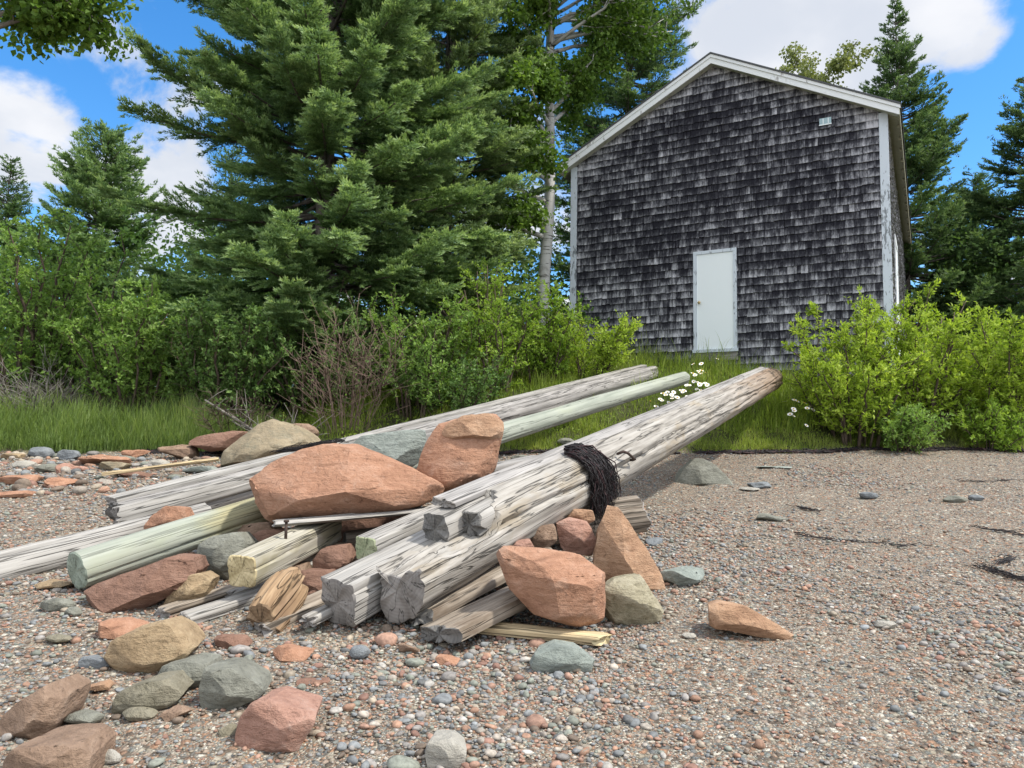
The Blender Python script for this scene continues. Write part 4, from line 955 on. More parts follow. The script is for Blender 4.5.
def build_timbers():
    # right rail of the slipway: the big log
    A = at(392, 592, 3.86); B = at(772, 378, 12.3)
    B = at(771, 379, 12.3)
    cenA = at(398, 572, 3.86)
    R = 0.217
    rngb = np.random.default_rng(2)
    def broken(x, y, z):
        # the top and the far side of the near end have split away
        nz = 0.03 * fbm(np.stack([x * 5, y * 14, x * 0], -1).reshape(-1, 3), 31, 3).reshape(x.shape)
        k = sstep(x + nz * 4, 0.66, 1.05)
        zc = 0.035 + nz + k * 0.4; yc = 0.045 + nz + sstep(x, 0.75, 1.15) * 0.4
        z2 = np.where(z > zc, zc + (z - zc) * 0.06, z); y2 = np.where(y > yc, yc + (y - yc) * 0.05, y)
        k2 = 1 - sstep(x, 0.0, 1.1)
        return x, y2 + 0.055 * k2, z2 - 0.05 * k2
    log = timber('slipway_log', cenA, B, 2 * R, 2 * R, 2.0, ('wood_log', 'end_grey'), 101, shape=broken, taper=0.86, jag=0.015, jag_b=0.04, cracks=16, cdepth=0.026, nseg=84, rough=0.008)
    tag(log, 'big silver log with a broken split near end and black seaweed hung over it', 'log', 'slipway rails')
    MW = np.array(log.matrix_world)
    def loc(x, y, z): return (MW @ np.array([x, y, z, 1.0]))[:3]
    Lg = np.linalg.norm(B - cenA)
    # flat runner board nailed along the upper left of the log
    timber('runner_board', loc(0.55, 0.085, R * 0.98), loc(Lg - 0.1, 0.075, R * 0.845), 0.15, 0.045, 10, ('wood_rail', 'end_grey'), 102, roll=0.18, parent=log, cracks=3, cdepth=0.006, rough=0.003, nseg=36, jag=0.03)
    timber('broken_block', loc(0.46, 0.085, 0.085), loc(1.4, 0.06, 0.10), 0.18, 0.18, 4, ('wood_grey', 'end_dark'), 103, parent=log, cracks=3, cdepth=0.006, jag=0.02, nseg=40)
    timber('splinter', loc(0.62, -0.045, 0.085), loc(1.35, -0.055, 0.115), 0.17, 0.15, 3, ('wood_grey', 'end_dark'), 104, parent=log, cracks=3, cdepth=0.006, jag=0.05, nseg=40)
    ir = MB(); Pn = np.array(loc(2.42, 0, 0))
    # bent spike on the visible side
    pts = [(2.55, -R * 0.84 - 0.0, 0.125), (2.55, -R * 0.98 - 0.02, 0.145), (2.62, -R * 1.0 - 0.025, 0.12), (2.78, -R * 1.0 - 0.02, 0.04), (2.79, -R * 0.9, 0.03)]
    ir.tube(pts, 0.011, 8); sp = ir.build('iron_staple', M['iron'], None, True); sp.parent = log
    # half of the split near end, lying alongside the log
    t = timber('split_timber', at(339, 602, 3.92), at(478, 527, 4.75), 0.235, 0.245, 7, ('wood_grey', 'end_grey'), 105, cracks=8, cdepth=0.016, jag=0.02, taper=0.85, roll=0.1)
    tag(t, 'thick silver split timber with cracked grey end beside the broken log', 'timber')
    # seaweed draped over the log
    rng = np.random.default_rng(12); sw = MB()
    lock = None
    for k in range(900):
        if k % 15 == 0:
            w_ = rng.random(); lock = (2.06 + rng.normal(0, 0.06), rng.uniform(86, 142), rng.uniform(165, 216), rng.uniform(0.0, 0.03), rng.uniform(-0.06, 0.27), rng.normal(0.07, 0.06))
        x0 = lock[0] + rng.normal(0, 0.018); a0 = math.radians(lock[1] + rng.normal(0, 7)); a1 = math.radians(lock[2] + rng.normal(0, 6))
        rr = R + 0.004 + lock[3] + rng.uniform(0, 0.02); nn = 12; an = np.linspace(a0, a1, nn)
        xx = x0 + np.linspace(0, 1, nn) * (lock[5] + rng.normal(0, 0.02)) + 0.012 * np.sin(an * 9 + k)
        pts = np.stack([xx, rr * np.cos(an), rr * np.sin(an)], -1)
        pts = (MW @ np.concatenate([pts, np.ones((nn, 1))], -1).T).T[:, :3]
        hang = max(0.0, lock[4] + rng.normal(0, 0.03)); hang = hang if hang > 0.02 else 0.0
        if hang:
            m_ = 5; tt = np.linspace(0.25, 1, m_)[:, None]
            dn = pts[-1] + np.array([0, 0, -hang]) * tt + np.array([0.02, -0.012, 0]) * tt + rng.normal(0, 0.007, (m_, 3))
            pts = np.vstack([pts, dn])
        pts = pts + np.cumsum(rng.normal(0, 0.006, pts.shape), 0) * 0.8 + rng.normal(0, 0.004, pts.shape)
        sw.tube(pts, np.linspace(0.0045, 0.002, len(pts)) * rng.uniform(0.6, 1.3), 4, 1 if (k % 5 == 0) else 0)
    tag(sw.build('seaweed_clump', [M['weed'], M['weed_red']], None, True), 'black dry seaweed clump draped over the big silver log', 'seaweed')
    # left rail
    A = at(122, 520, 5.75); B = at(652, 373, 14.0)
    lr = timber('slipway_log', A, B, 0.27, 0.27, 2.4, ('wood_rail', 'end_dark'), 110, jag=0.05, cracks=10, cdepth=0.014, nseg=64, rough=0.008)
    tag(lr, 'long grey log running up to the left of the white door', 'log', 'slipway rails')
    MW2 = np.array(lr.matrix_world); LL = np.linalg.norm(B - A)
    def loc2(x, y, z): return (MW2 @ np.array([x, y, z, 1.0]))[:3]
    timber('runner_board', loc2(-0.02, 0.07, 0.150), loc2(LL - 0.2, 0.07, 0.150), 0.13, 0.055, 10, ('wood_grey', 'end_grey'), 111, roll=0.1, parent=lr, cracks=3, cdepth=0.006, rough=0.003, nseg=32)
    timber('side_board', loc2(-0.10, -0.125, 0.055), loc2(3.2, -0.11, 0.055), 0.09, 0.15, 5, ('wood_grey', 'end_grey'), 112, parent=lr, cracks=5, cdepth=0.010, nseg=36, jag=0.03)
    # driftwood log at the left edge
    t = timber('driftwood_log', at(-70, 588, 4.35), at(205, 518, 5.7), 0.235, 0.225, 2.2, ('wood_grey', 'end_grey'), 113, cracks=9, cdepth=0.012)
    tag(t, 'silver driftwood log entering from the left edge behind the green pole', 'log')
    # green pole
    t = timber('pole', at(77, 571, 4.35), at(684, 378, 11.7), 0.215, 0.215, 2.0, ('wood_green', 'end_green'), 114, taper=0.9, bend=-0.025, cracks=4, cdepth=0.008, rough=0.004, jag=0.006, nseg=64)
    tag(t, 'long pale green treated pole passing under the red boulders', 'pole')
    # short squared posts
    t = timber('post', at(242, 571, 4.10), at(330, 528, 5.05), 0.165, 0.165, 9, ('wood_post', 'end_yellow'), 115, cracks=4, cdepth=0.008, roll=0.05, jag=0.006)
    tag(t, 'squared post with a yellow sawn end sticking out under the red slab', 'post')
    t = timber('post', at(366, 549, 4.30), at(445, 513, 5.0), 0.145, 0.135, 9, ('wood_grey', 'end_mossy'), 116, cracks=3, cdepth=0.008, roll=0.05, jag=0.006)
    tag(t, 'short squared post with a mossy green sawn end next to the split timber', 'post')
    # planks
    t = timber('plank', at(163, 613, 4.02), at(308, 566, 4.75), 0.10, 0.055, 8, ('wood_dark', 'end_grey'), 117, cracks=3, jag=0.02, nseg=36)
    tag(t, 'brownish plank, the farther of two side by side under the yellow ended post', 'plank')
    t = timber('plank', at(186, 619, 3.93), at(312, 578, 4.55), 0.115, 0.060, 8, ('wood_grey', 'end_grey'), 118, cracks=3, jag=0.02, nseg=36)
    tag(t, 'white ended plank, the nearer of two side by side under the yellow ended post', 'plank')
    t = timber('plank', at(262, 630, 3.84), at(345, 592, 4.35), 0.115, 0.07, 5, ('wood_dark', 'end_grey'), 119, cracks=5, cdepth=0.015, jag=0.035, nseg=40)
    tag(t, 'rough split plank end lying between the brown stump and the split timber', 'plank')
    t = timber('plank', at(309, 621, 3.85), at(350, 600, 4.2), 0.085, 0.055, 5, ('wood_grey', 'end_grey'), 120, cracks=4, cdepth=0.01, jag=0.03, nseg=36)
    tag(t, 'short pale plank end poking out beneath the split timber', 'plank')
    t = timber('plank', at(440, 634, 3.74), at(560, 575, 4.45), 0.28, 0.075, 9, ('wood_dark', 'end_dark'), 121, cracks=6, cdepth=0.008, jag=0.025, roll=-0.12)
    tag(t, 'wide dark stained plank lying beneath the near end of the big log', 'plank')
    t = timber('plank', at(418, 617, 3.92), at(540, 553, 4.7), 0.20, 0.06, 7, ('wood_dark', 'end_dark'), 122, cracks=6, cdepth=0.012, jag=0.04, roll=-0.1)
    tag(t, 'dark plank squeezed between the big log and the wide stained plank', 'plank')
    t = timber('plank', at(484, 627, 3.93), at(603, 639, 3.80), 0.13, 0.05, 5, ('wood_yellow', 'end_yellow'), 123, cracks=6, cdepth=0.012, jag=0.05, nseg=40)
    tag(t, 'yellowish splintered board lying on the gravel in front of the red boulder', 'board')
    t = timber('plank', at(276, 523, 4.72), at(456, 507, 5.05), 0.26, 0.030, 10, ('wood_grey', 'end_grey'), 124, cracks=2, cdepth=0.004, jag=0.02, nseg=40)
    tag(t, 'thin grey board directly underneath the big red slab', 'board')
    t = timber('plank', at(380, 492, 5.9), at(536, 458, 7.0), 0.20, 0.05, 9, ('wood_rail', 'end_grey'), 125, cracks=4, cdepth=0.006, jag=0.02, nseg=40)
    tag(t, 'grey board behind the big log, showing right of the red boulder', 'board')
    t = timber('plank', at(232, 596, 4.25), at(335, 556, 4.95), 0.075, 0.05, 6, ('wood_grey', 'end_grey'), 130, cracks=4, cdepth=0.01, jag=0.04, nseg=32)
    tag(t, 'thin split plank low in the pile just below the yellow ended post', 'plank')
    t = timber('plank', at(300, 608, 4.05), at(392, 566, 4.7), 0.09, 0.045, 6, ('wood_dark', 'end_grey'), 131, cracks=4, cdepth=0.01, jag=0.04, nseg=32, roll=0.5)
    tag(t, 'thin brown plank tilted behind the near end of the split timber', 'plank')
    t = timber('plank', at(505, 612, 4.12), at(612, 566, 4.8), 0.10, 0.04, 6, ('wood_dark', 'end_dark'), 132, cracks=4, cdepth=0.01, jag=0.04, nseg=32)
    tag(t, 'shaded plank under the big log, behind the chunky red boulder', 'plank')
    t = timber('sleeper', at(640, 514, 5.70), at(345, 552, 5.15), 0.27, 0.27, 2.6, ('wood_dark', 'end_grey'), 126, cracks=9, cdepth=0.018, jag=0.03)
    tag(t, 'dark cross timber under the big log with its end right of the seaweed', 'timber')
    t = timber('sleeper', at(215, 562, 5.2), at(420, 556, 4.85), 0.2, 0.2, 2.6, ('wood_dark', 'end_grey'), 127, cracks=5)
    tag(t, 'shadowed cross timber deep under the red slab behind the posts', 'timber')
    # weathered stump piece
    def stump(x, y, z):
        k = 1.0 + 0.16 * np.sin(x * 8.5) - 0.4 * sstep(x, 0.22, 0.42)
        return x, y * k, z * k
    t = timber('driftwood_chunk', at(262, 622, 3.86), at(292, 583, 4.12), 0.155, 0.20, 2.6, ('wood_brown', 'end_brown'), 128, cracks=6, cdepth=0.008, jag=0.02, shape=stump, rough=0.018)
    tag(t, 'gnarled brown driftwood chunk leaning beside the white ended plank', 'driftwood')
    t = timber('stick', at(102, 474, 8.0), at(218, 459, 8.4), 0.05, 0.045, 2.5, ('wood_yellow', 'end_yellow'), 129, cracks=2, cdepth=0.003, nseg=16)
    tag(t, 'thin pale pole lying across the stones before the lichen boulder', 'pole')
    # fallen dead branch by the lichen boulder
    br = MB(); rng = np.random.default_rng(4)
    pts = np.array([at(205, 400, 10.6), at(245, 425, 10.5), at(262, 436, 10.45), at(318, 436, 10.3)]); br.tube(pts, [0.012, 0.02, 0.022, 0.02], 6)
    for k in range(26):
        s_ = rng.uniform(0, 2.9); i = int(s_); p = pts[i] + (pts[i + 1] - pts[i]) * (s_ - i); d = rvec(rng, 1)[0]; d[2] = abs(d[2]); l = rng.uniform(0.2, 0.6)
        br.tube([p, p + d * l * 0.5 + rng.normal(0, 0.03, 3), p + d * l], [0.008, 0.005, 0.002], 4)
    tag(br.build('fallen_branch', M['grey_twig'], None, True), 'grey fallen branch above the lichen boulder under the bushes', 'branch')
    # rusty bolt standing out of the post
    b = MB(); p = at(286, 531, 4.45); b.tube([p + [0, 0, -0.06], p + [0, 0, 0.05]], 0.009, 8); b.tube([p + [0, 0, 0.05], p + [0, 0, 0.062]], 0.016, 8)
    tag(b.build('bolt', M['iron'], None, True), 'rusty bolt standing on the squared post under the red slab', 'bolt')
build_timbers()

# ------------------------------------------------------------------ rocks
def finish_rock(name, pts, matname, seed, res, rough, label, cat='rock', group=None, rounds=1, octs=4, cuts=7, cutr=(0.80, 0.95)):
    def hull(pts):
        bm = bmesh.new()
        for p in pts: bm.verts.new(tuple(p))
        bmesh.ops.remove_doubles(bm, verts=bm.verts[:], dist=res * 0.3)
        bmesh.ops.convex_hull(bm, input=bm.verts[:])
        loose = [v for v in bm.verts if not v.link_faces]
        if loose: bmesh.ops.delete(bm, geom=loose, context='VERTS')
        return bm
    bm = hull(pts)
    rg = np.random.default_rng(seed + 1000)
    P0 = np.array([v.co[:] for v in bm.verts]); ce = P0.mean(0)
    for _ in range(cuts):
        nn = rvec(rg, 1)[0]; nn[1] = -abs(nn[1]) if rg.random() < 0.7 else nn[1]
        sup = ((P0 - ce) @ nn).max(); off = sup * rg.uniform(*cutr) * (1.0 if _ % 3 else 0.985)
        bmesh.ops.bisect_plane(bm, geom=bm.verts[:] + bm.edges[:] + bm.faces[:], plane_co=tuple(ce + nn * off), plane_no=tuple(nn), clear_outer=True)
        q = [v.co.copy() for v in bm.verts]; bm.free(); bm = hull(q)
    bmesh.ops.recalc_face_normals(bm, faces=bm.faces[:])
    bmesh.ops.triangulate(bm, faces=bm.faces[:])
    for _ in range(8):
        long = [e for e in bm.edges if e.calc_length() > res]
        if not long or len(bm.verts) > 9000: break
        bmesh.ops.subdivide_edges(bm, edges=long, cuts=1); bmesh.ops.triangulate(bm, faces=bm.faces[:])
    for _ in range(rounds): bmesh.ops.smooth_vert(bm, verts=bm.verts[:], factor=0.28, use_axis_x=True, use_axis_y=True, use_axis_z=True)
    bm.normal_update()
    V = np.array([v.co[:] for v in bm.verts]); Nn = np.array([v.normal[:] for v in bm.verts])
    size = (V.max(0) - V.min(0)).max(); f = 2.6 / size
    Q = V * f + seed * 5.7
    d = fbm(Q, seed, octs, 0.55)
    rid = 1 - np.abs(fbm(Q * 1.7 + 9, seed + 3, 3, 0.5))          # ridged, for broken faces
    stp = np.round(fbm(Q * 0.9 + 3, seed + 7, 2) * 3.0) / 3.0      # stepped, for split layers
    V = V + Nn * (size * rough * (0.40 * d + 0.45 * (rid - 0.7) + 0.55 * stp))[:, None]
    F = np.array([[v.index for v in fc.verts] for fc in bm.faces]); bm.free()
    org = np.array([(V[:, 0].min() + V[:, 0].max()) / 2, (V[:, 1].min() + V[:, 1].max()) / 2, V[:, 2].min()])
    mb = MB(); mb.add(V - org, F)
    o = mb.build(name, M[matname], None, True); o.location = org
    o.data.set_sharp_from_angle(angle=math.radians(24))
    return tag(o, label, cat, group)
def rock_px(label, outline, Y, thick, ridge, matname, seed, res=0.035, rough=0.028, name='boulder', cat='boulder', group=None, lean=0.0):
    """outline in the photograph at distance Y, given real depth: front ridge points and a back half"""
    if Y is None:
        yb = max(q[1] for q in outline); xb = np.mean([q[0] for q in outline if q[1] > yb - 14]); Y = hit(xb, yb - 3)[1] + thick * 0.12
    O = np.array([at(x, y, Y) for x, y in outline]); c = O.mean(0)
    back = c + (O - c) * 0.82; back[:, 1] += thick; back[:, 2] += lean * thick
    fr = [at(x, y, Y + dy) for x, y, dy in ridge]; O = c + (O - c) * 1.045
    return finish_rock(name, np.vstack([O, back] + ([np.array(fr)] if fr else [])), matname, seed, res, rough, label, cat, group, 1, 4, 16, (0.88, 0.99))
def rock_g(label, px, pyb, wpx, hpx, matname, seed, name='stone', cat='stone', group=None, angular=True, rz=None, res=None, flat=1.0, rough=0.03, Y=None, zoff=0.0):
    """stone standing on the gravel whose foot is seen at (px, pyb)"""
    rng = np.random.default_rng(seed)
    p = hit(px, pyb) if Y is None else np.array([*at(px, pyb, Y)])
    k = p[1] / FPX; w = wpx * k; h = hpx * k; dpt = w * rng.uniform(0.6, 0.8)
    n = 13 if angular else 40
    v = rvec(rng, n)
    if angular: v = np.sign(v) * np.abs(v) ** 0.62
    v /= np.abs(v).max(0)
    vis = max(0.02, h - dpt * 0.22 * 0.6)
    v = v * np.array([w / 2, dpt / 2, vis * 0.62])
    a = rng.normal(0, 0.25) if rz is None else rz
    c_, s_ = math.cos(a), math.sin(a); v[:, :2] = v[:, :2] @ np.array([[c_, s_], [-s_, c_]])
    v[:, 0] *= w / (v[:, 0].max() - v[:, 0].min())
    cen = np.array([p[0], p[1] + dpt * 0.42, (float(gh(p[0], p[1] + dpt * 0.42)) if Y is None else p[2]) + vis * 0.38 + zoff])
    return finish_rock(name, v + cen, matname, seed, res or max(0.012, w / 16), rough, label, cat, group, 1 if angular else 3, 4, 13 if angular else 2, (0.80, 0.97))

def build_rocks():
    P = rock_px
    P('broad red sandstone slab on top of the pile, left of the other red boulder', [(242, 480), (258, 470), (300, 452), (330, 444), (350, 443), (378, 455), (405, 468), (440, 489), (438, 498), (405, 510), (380, 508), (338, 517), (280, 522), (262, 514), (250, 500)], 4.95, 0.50,
      [(268, 512, -0.16), (300, 500, -0.24), (345, 492, -0.26), (395, 505, -0.14), (300, 478, -0.10), (350, 470, -0.08)], 'r_red', 201, 0.035, 0.026)
    P('upright orange red boulder on the pile beside the thin grey board', [(414, 470), (424, 450), (432, 440), (440, 425), (470, 414), (495, 416), (502, 425), (500, 440), (497, 462), (490, 482), (470, 492), (440, 494), (425, 484)], 5.25, 0.42,
      [(445, 486, -0.16), (470, 478, -0.20), (452, 452, -0.10), (480, 440, -0.10), (496, 438, -0.06)], 'r_red', 202, 0.033, 0.030)
    P('cap of orange stone split off the top of the upright red boulder', [(438, 434), (446, 424), (462, 416), (488, 413), (503, 422), (502, 436), (492, 441), (470, 436), (450, 440)], 5.20, 0.34, [(460, 434, -0.08), (490, 436, -0.09)], 'r_orange', 203, 0.033, 0.025, 'stone', 'stone')
    P('flat green grey slab lying behind the two red boulders', [(352, 446), (362, 437), (398, 432), (424, 430), (426, 445), (418, 462), (405, 470), (380, 462)], 5.9, 0.45, [(400, 462, -0.12), (385, 445, -0.05)], 'r_teal', 204, 0.035, 0.02)
    P('large beige and green lichen boulder at the back beneath the bushes', [(219, 466), (224, 452), (240, 438), (258, 424), (272, 419), (292, 425), (305, 434), (313, 444), (300, 456), (262, 462)], 8.75, 0.9, [(240, 460, -0.35), (275, 448, -0.30), (262, 436, -0.12), (296, 446, -0.18)], 'r_lichen', 205, 0.06, 0.022)
    P('low brown slab partly hidden left of the lichen boulder', [(184, 444), (196, 437), (230, 431), (248, 432), (238, 448), (210, 451)], 9.6, 0.6, [(215, 446, -0.15)], 'r_maroon', 206, 0.06, 0.02)
    P('small brown stone peeping out right of the lichen boulder', [(284, 430), (292, 423), (308, 424), (316, 432), (308, 442), (290, 440)], 9.7, 0.4, [(300, 434, -0.1)], 'r_brown', 207, 0.05, 0.025, 'stone', 'stone')
    P('dark red brown boulder propping the near end of the green pole', [(80, 592), (95, 585), (130, 572), (170, 556), (190, 558), (195, 572), (184, 588), (150, 605), (118, 621), (92, 622), (84, 608)], 4.14, 0.36, [(100, 612, -0.12), (140, 594, -0.13), (120, 588, -0.08)], 'r_maroon', 208, 0.028, 0.022)
    P('small red stone wedged behind the green pole by the rail end', [(142, 530), (150, 516), (166, 506), (180, 508), (186, 520), (170, 532)], 5.15, 0.22, [(164, 522, -0.05)], 'r_red', 209, 0.025, 0.03, 'stone', 'stone')
    P('rounded dark grey stone in the shade under the green pole', [(194, 560), (196, 546), (210, 537), (235, 533), (247, 545), (246, 568), (230, 580), (204, 578)], 4.62, 0.3, [(220, 566, -0.10), (215, 550, -0.08)], 'r_grey', 210, 0.025, 0.015, 'stone', 'stone')
    P('tan wedge shaped stone next to the dark red brown boulder', [(161, 606), (170, 590), (182, 577), (198, 574), (210, 580), (204, 596), (186, 607)], 4.14, 0.2, [(188, 592, -0.06)], 'r_tan', 211, 0.02, 0.03, 'stone', 'stone')
    for k, (ol, Y, mt, lb) in enumerate([
        ([(240, 542), (262, 530), (290, 530), (296, 552), (270, 566), (246, 560)], 4.95, 'r_maroon', 'shaded maroon stone tucked between the round grey stone and the yellow ended post'),
        ([(312, 560), (322, 548), (345, 546), (352, 560), (340, 577), (316, 576)], 4.55, 'r_maroon', 'shaded dark red stone between the two squared posts'),
        ([(288, 585), (300, 572), (330, 572), (338, 588), (318, 602), (294, 600)], 4.35, 'r_maroon', 'low maroon stone under the two squared posts'),
        ([(262, 580), (275, 568), (300, 566), (306, 580), (288, 592)], 4.5, 'r_brown', 'brown stone in the shade under the yellow ended post')]):
        P(lb, ol, Y, 0.3, [(ol[0][0] + 26, ol[0][1] + 6, -0.06)], mt, 212 + k, 0.025, 0.028, 'stone', 'stone')
    P('maroon stone added to darken the gap behind the thin grey board', [(330, 530), (350, 514), (400, 510), (425, 522), (412, 550), (350, 556)], 5.55, 0.4, [(375, 535, -0.06)], 'r_maroon', 223, 0.03, 0.028, 'stone', 'stone')  # filler stone added so the gap reads dark instead of showing lit gravel
    P('brown stone added to darken the gap behind the mossy ended post', [(395, 520), (420, 508), (455, 506), (470, 520), (450, 540), (410, 542)], 5.45, 0.35, [(430, 525, -0.06)], 'r_brown', 224, 0.03, 0.028, 'stone', 'stone')  # second added filler, keeps lit gravel out of the dark gap
    P('small dark red stone low between the driftwood chunk and the split timber', [(300, 600), (312, 590), (332, 590), (338, 602), (324, 612), (306, 611)], 4.3, 0.2, [(318, 602, -0.05)], 'r_maroon', 225, 0.022, 0.028, 'stone', 'stone')
    P('dark stone filling the gap behind the rounded grey stone', [(225, 545), (240, 526), (268, 522), (280, 538), (262, 556), (236, 558)], 5.1, 0.3, [(252, 542, -0.05)], 'r_brown', 226, 0.025, 0.028, 'stone', 'stone')
    P('chunky red boulder to the right under the big log', [(497, 556), (505, 548), (540, 550), (580, 556), (606, 574), (606, 590), (603, 618), (590, 626), (560, 622), (528, 612), (512, 590)], 3.86, 0.34,
      [(545, 575, -0.16), (550, 618, -0.12), (596, 580, -0.10), (520, 596, -0.05), (592, 614, -0.08)], 'r_red', 216, 0.026, 0.022)
    P('tall orange triangular rock leaning below the hanging seaweed', [(595, 560), (600, 530), (608, 506), (618, 508), (640, 540), (660, 570), (666, 588), (648, 593), (610, 594), (596, 588)], None, 0.30, [(625, 560, -0.10), (645, 586, -0.10), (612, 586, -0.06), (616, 530, -0.05)], 'r_orange', 217, 0.026, 0.026)
    P('pale yellow mossy stone between the red boulder and the triangular rock', [(603, 590), (616, 580), (640, 576), (652, 592), (666, 612), (660, 624), (636, 629), (610, 624), (602, 608)], None, 0.26, [(628, 602, -0.10), (645, 604, -0.08), (615, 620, -0.06)], 'r_moss', 218, 0.022, 0.024, 'stone', 'stone')
    P('brown pink stone under the big log beside the hanging seaweed', [(557, 524), (570, 518), (588, 522), (597, 540), (592, 556), (570, 556), (560, 546)], 4.85, 0.25, [(578, 540, -0.07)], 'r_pink', 219, 0.024, 0.024, 'stone', 'stone')
    P('brown stone below the big log left of the brown pink one', [(528, 540), (540, 526), (555, 524), (558, 540), (546, 550), (532, 550)], 4.75, 0.22, [(545, 540, -0.05)], 'r_brown', 220, 0.024, 0.024, 'stone', 'stone')
    P('small red brown stone touching the top of the chunky red boulder', [(508, 552), (516, 542), (530, 540), (536, 550), (520, 558)], 4.45, 0.2, [(522, 549, -0.04)], 'r_pink', 221, 0.022, 0.024, 'stone', 'stone')
    P('small orange stone on top of the shaded stones under the big log', [(566, 520), (574, 510), (592, 510), (596, 520), (582, 526)], 5.1, 0.2, [(582, 518, -0.04)], 'r_orange', 222, 0.022, 0.024, 'stone', 'stone')
    # foreground stones
    P('tan layered stone in the left foreground below the dark red brown boulder', [(102, 655), (108, 644), (135, 630), (160, 622), (178, 632), (192, 650), (182, 660), (150, 676), (118, 672), (104, 664)], None, 0.26, [(140, 664, -0.06), (170, 658, -0.05), (140, 645, -0.04)], 'r_tan', 230, 0.02, 0.022)
    P('flat angular green grey stone in front of the planks', [(199, 690), (204, 668), (228, 668), (258, 686), (262, 696), (238, 706), (214, 718), (202, 712)], None, 0.22, [(228, 694, -0.05)], 'r_grey', 231, 0.02, 0.012)
    P('rounded grey stone between the tan stone and the angular grey one', [(153, 682), (160, 668), (185, 662), (208, 664), (212, 680), (190, 690), (165, 692)], None, 0.2, [(182, 682, -0.05)], 'r_grey', 232, 0.018, 0.014, 'stone', 'stone')
    P('olive rough stone left of the angular grey one', [(108, 712), (116, 694), (140, 684), (165, 680), (180, 696), (172, 706), (140, 718), (118, 716)], None, 0.2, [(146, 704, -0.05)], 'r_olive', 233, 0.018, 0.024, 'stone', 'stone')
    P('pointed brown stone at the left edge of the foreground', [(-12, 735), (2, 715), (25, 700), (44, 686), (58, 700), (56, 722), (40, 745), (0, 742)], None, 0.26, [(20, 730, -0.07), (44, 712, -0.05)], 'r_brown', 234, 0.02, 0.02, 'stone', 'stone')
    P('flat topped brown stone cut by the bottom edge at far left', [(0, 762), (10, 750), (40, 746), (76, 746), (86, 760), (82, 800), (10, 800)], None, 0.24, [(45, 765, -0.05)], 'r_brown', 235, 0.02, 0.018, 'stone', 'stone')
    P('blocky pink red stone in the foreground below the angular grey stone', [(233, 742), (238, 720), (252, 704), (268, 700), (314, 716), (312, 724), (296, 752), (270, 754), (240, 750)], None, 0.24, [(266, 734, -0.05), (292, 726, -0.05), (285, 750, -0.04)], 'r_pink', 236, 0.018, 0.018, 'stone', 'stone')
    P('pale stone at the bottom edge of the picture right of the pink red stone', [(424, 752), (430, 742), (452, 740), (466, 752), (462, 775), (430, 775)], None, 0.14, [(446, 758, -0.03)], 'r_pale', 237, 0.015, 0.018, 'stone', 'stone')
    P('low blue green stone on the gravel in front of the splintered board', [(529, 664), (536, 653), (556, 646), (580, 650), (597, 662), (590, 674), (560, 678), (536, 674)], None, 0.18, [(562, 666, -0.04)], 'r_teal', 238, 0.016, 0.02, 'stone', 'stone')
    P('long wedge of orange red stone alone on the open gravel at right', [(710, 606), (722, 603), (748, 608), (775, 624), (798, 638), (796, 643), (768, 636), (730, 630), (711, 628)], None, 0.2, [(730, 622, -0.05), (760, 628, -0.04)], 'r_orange', 239, 0.018, 0.016, 'stone', 'stone')
    P('triangular green grey boulder on the gravel beyond the big log', [(676, 484), (684, 470), (698, 457), (712, 463), (734, 484), (730, 488), (700, 488)], None, 0.5, [(702, 484, -0.12)], 'r_grey', 240, 0.04, 0.018)
    G = rock_g
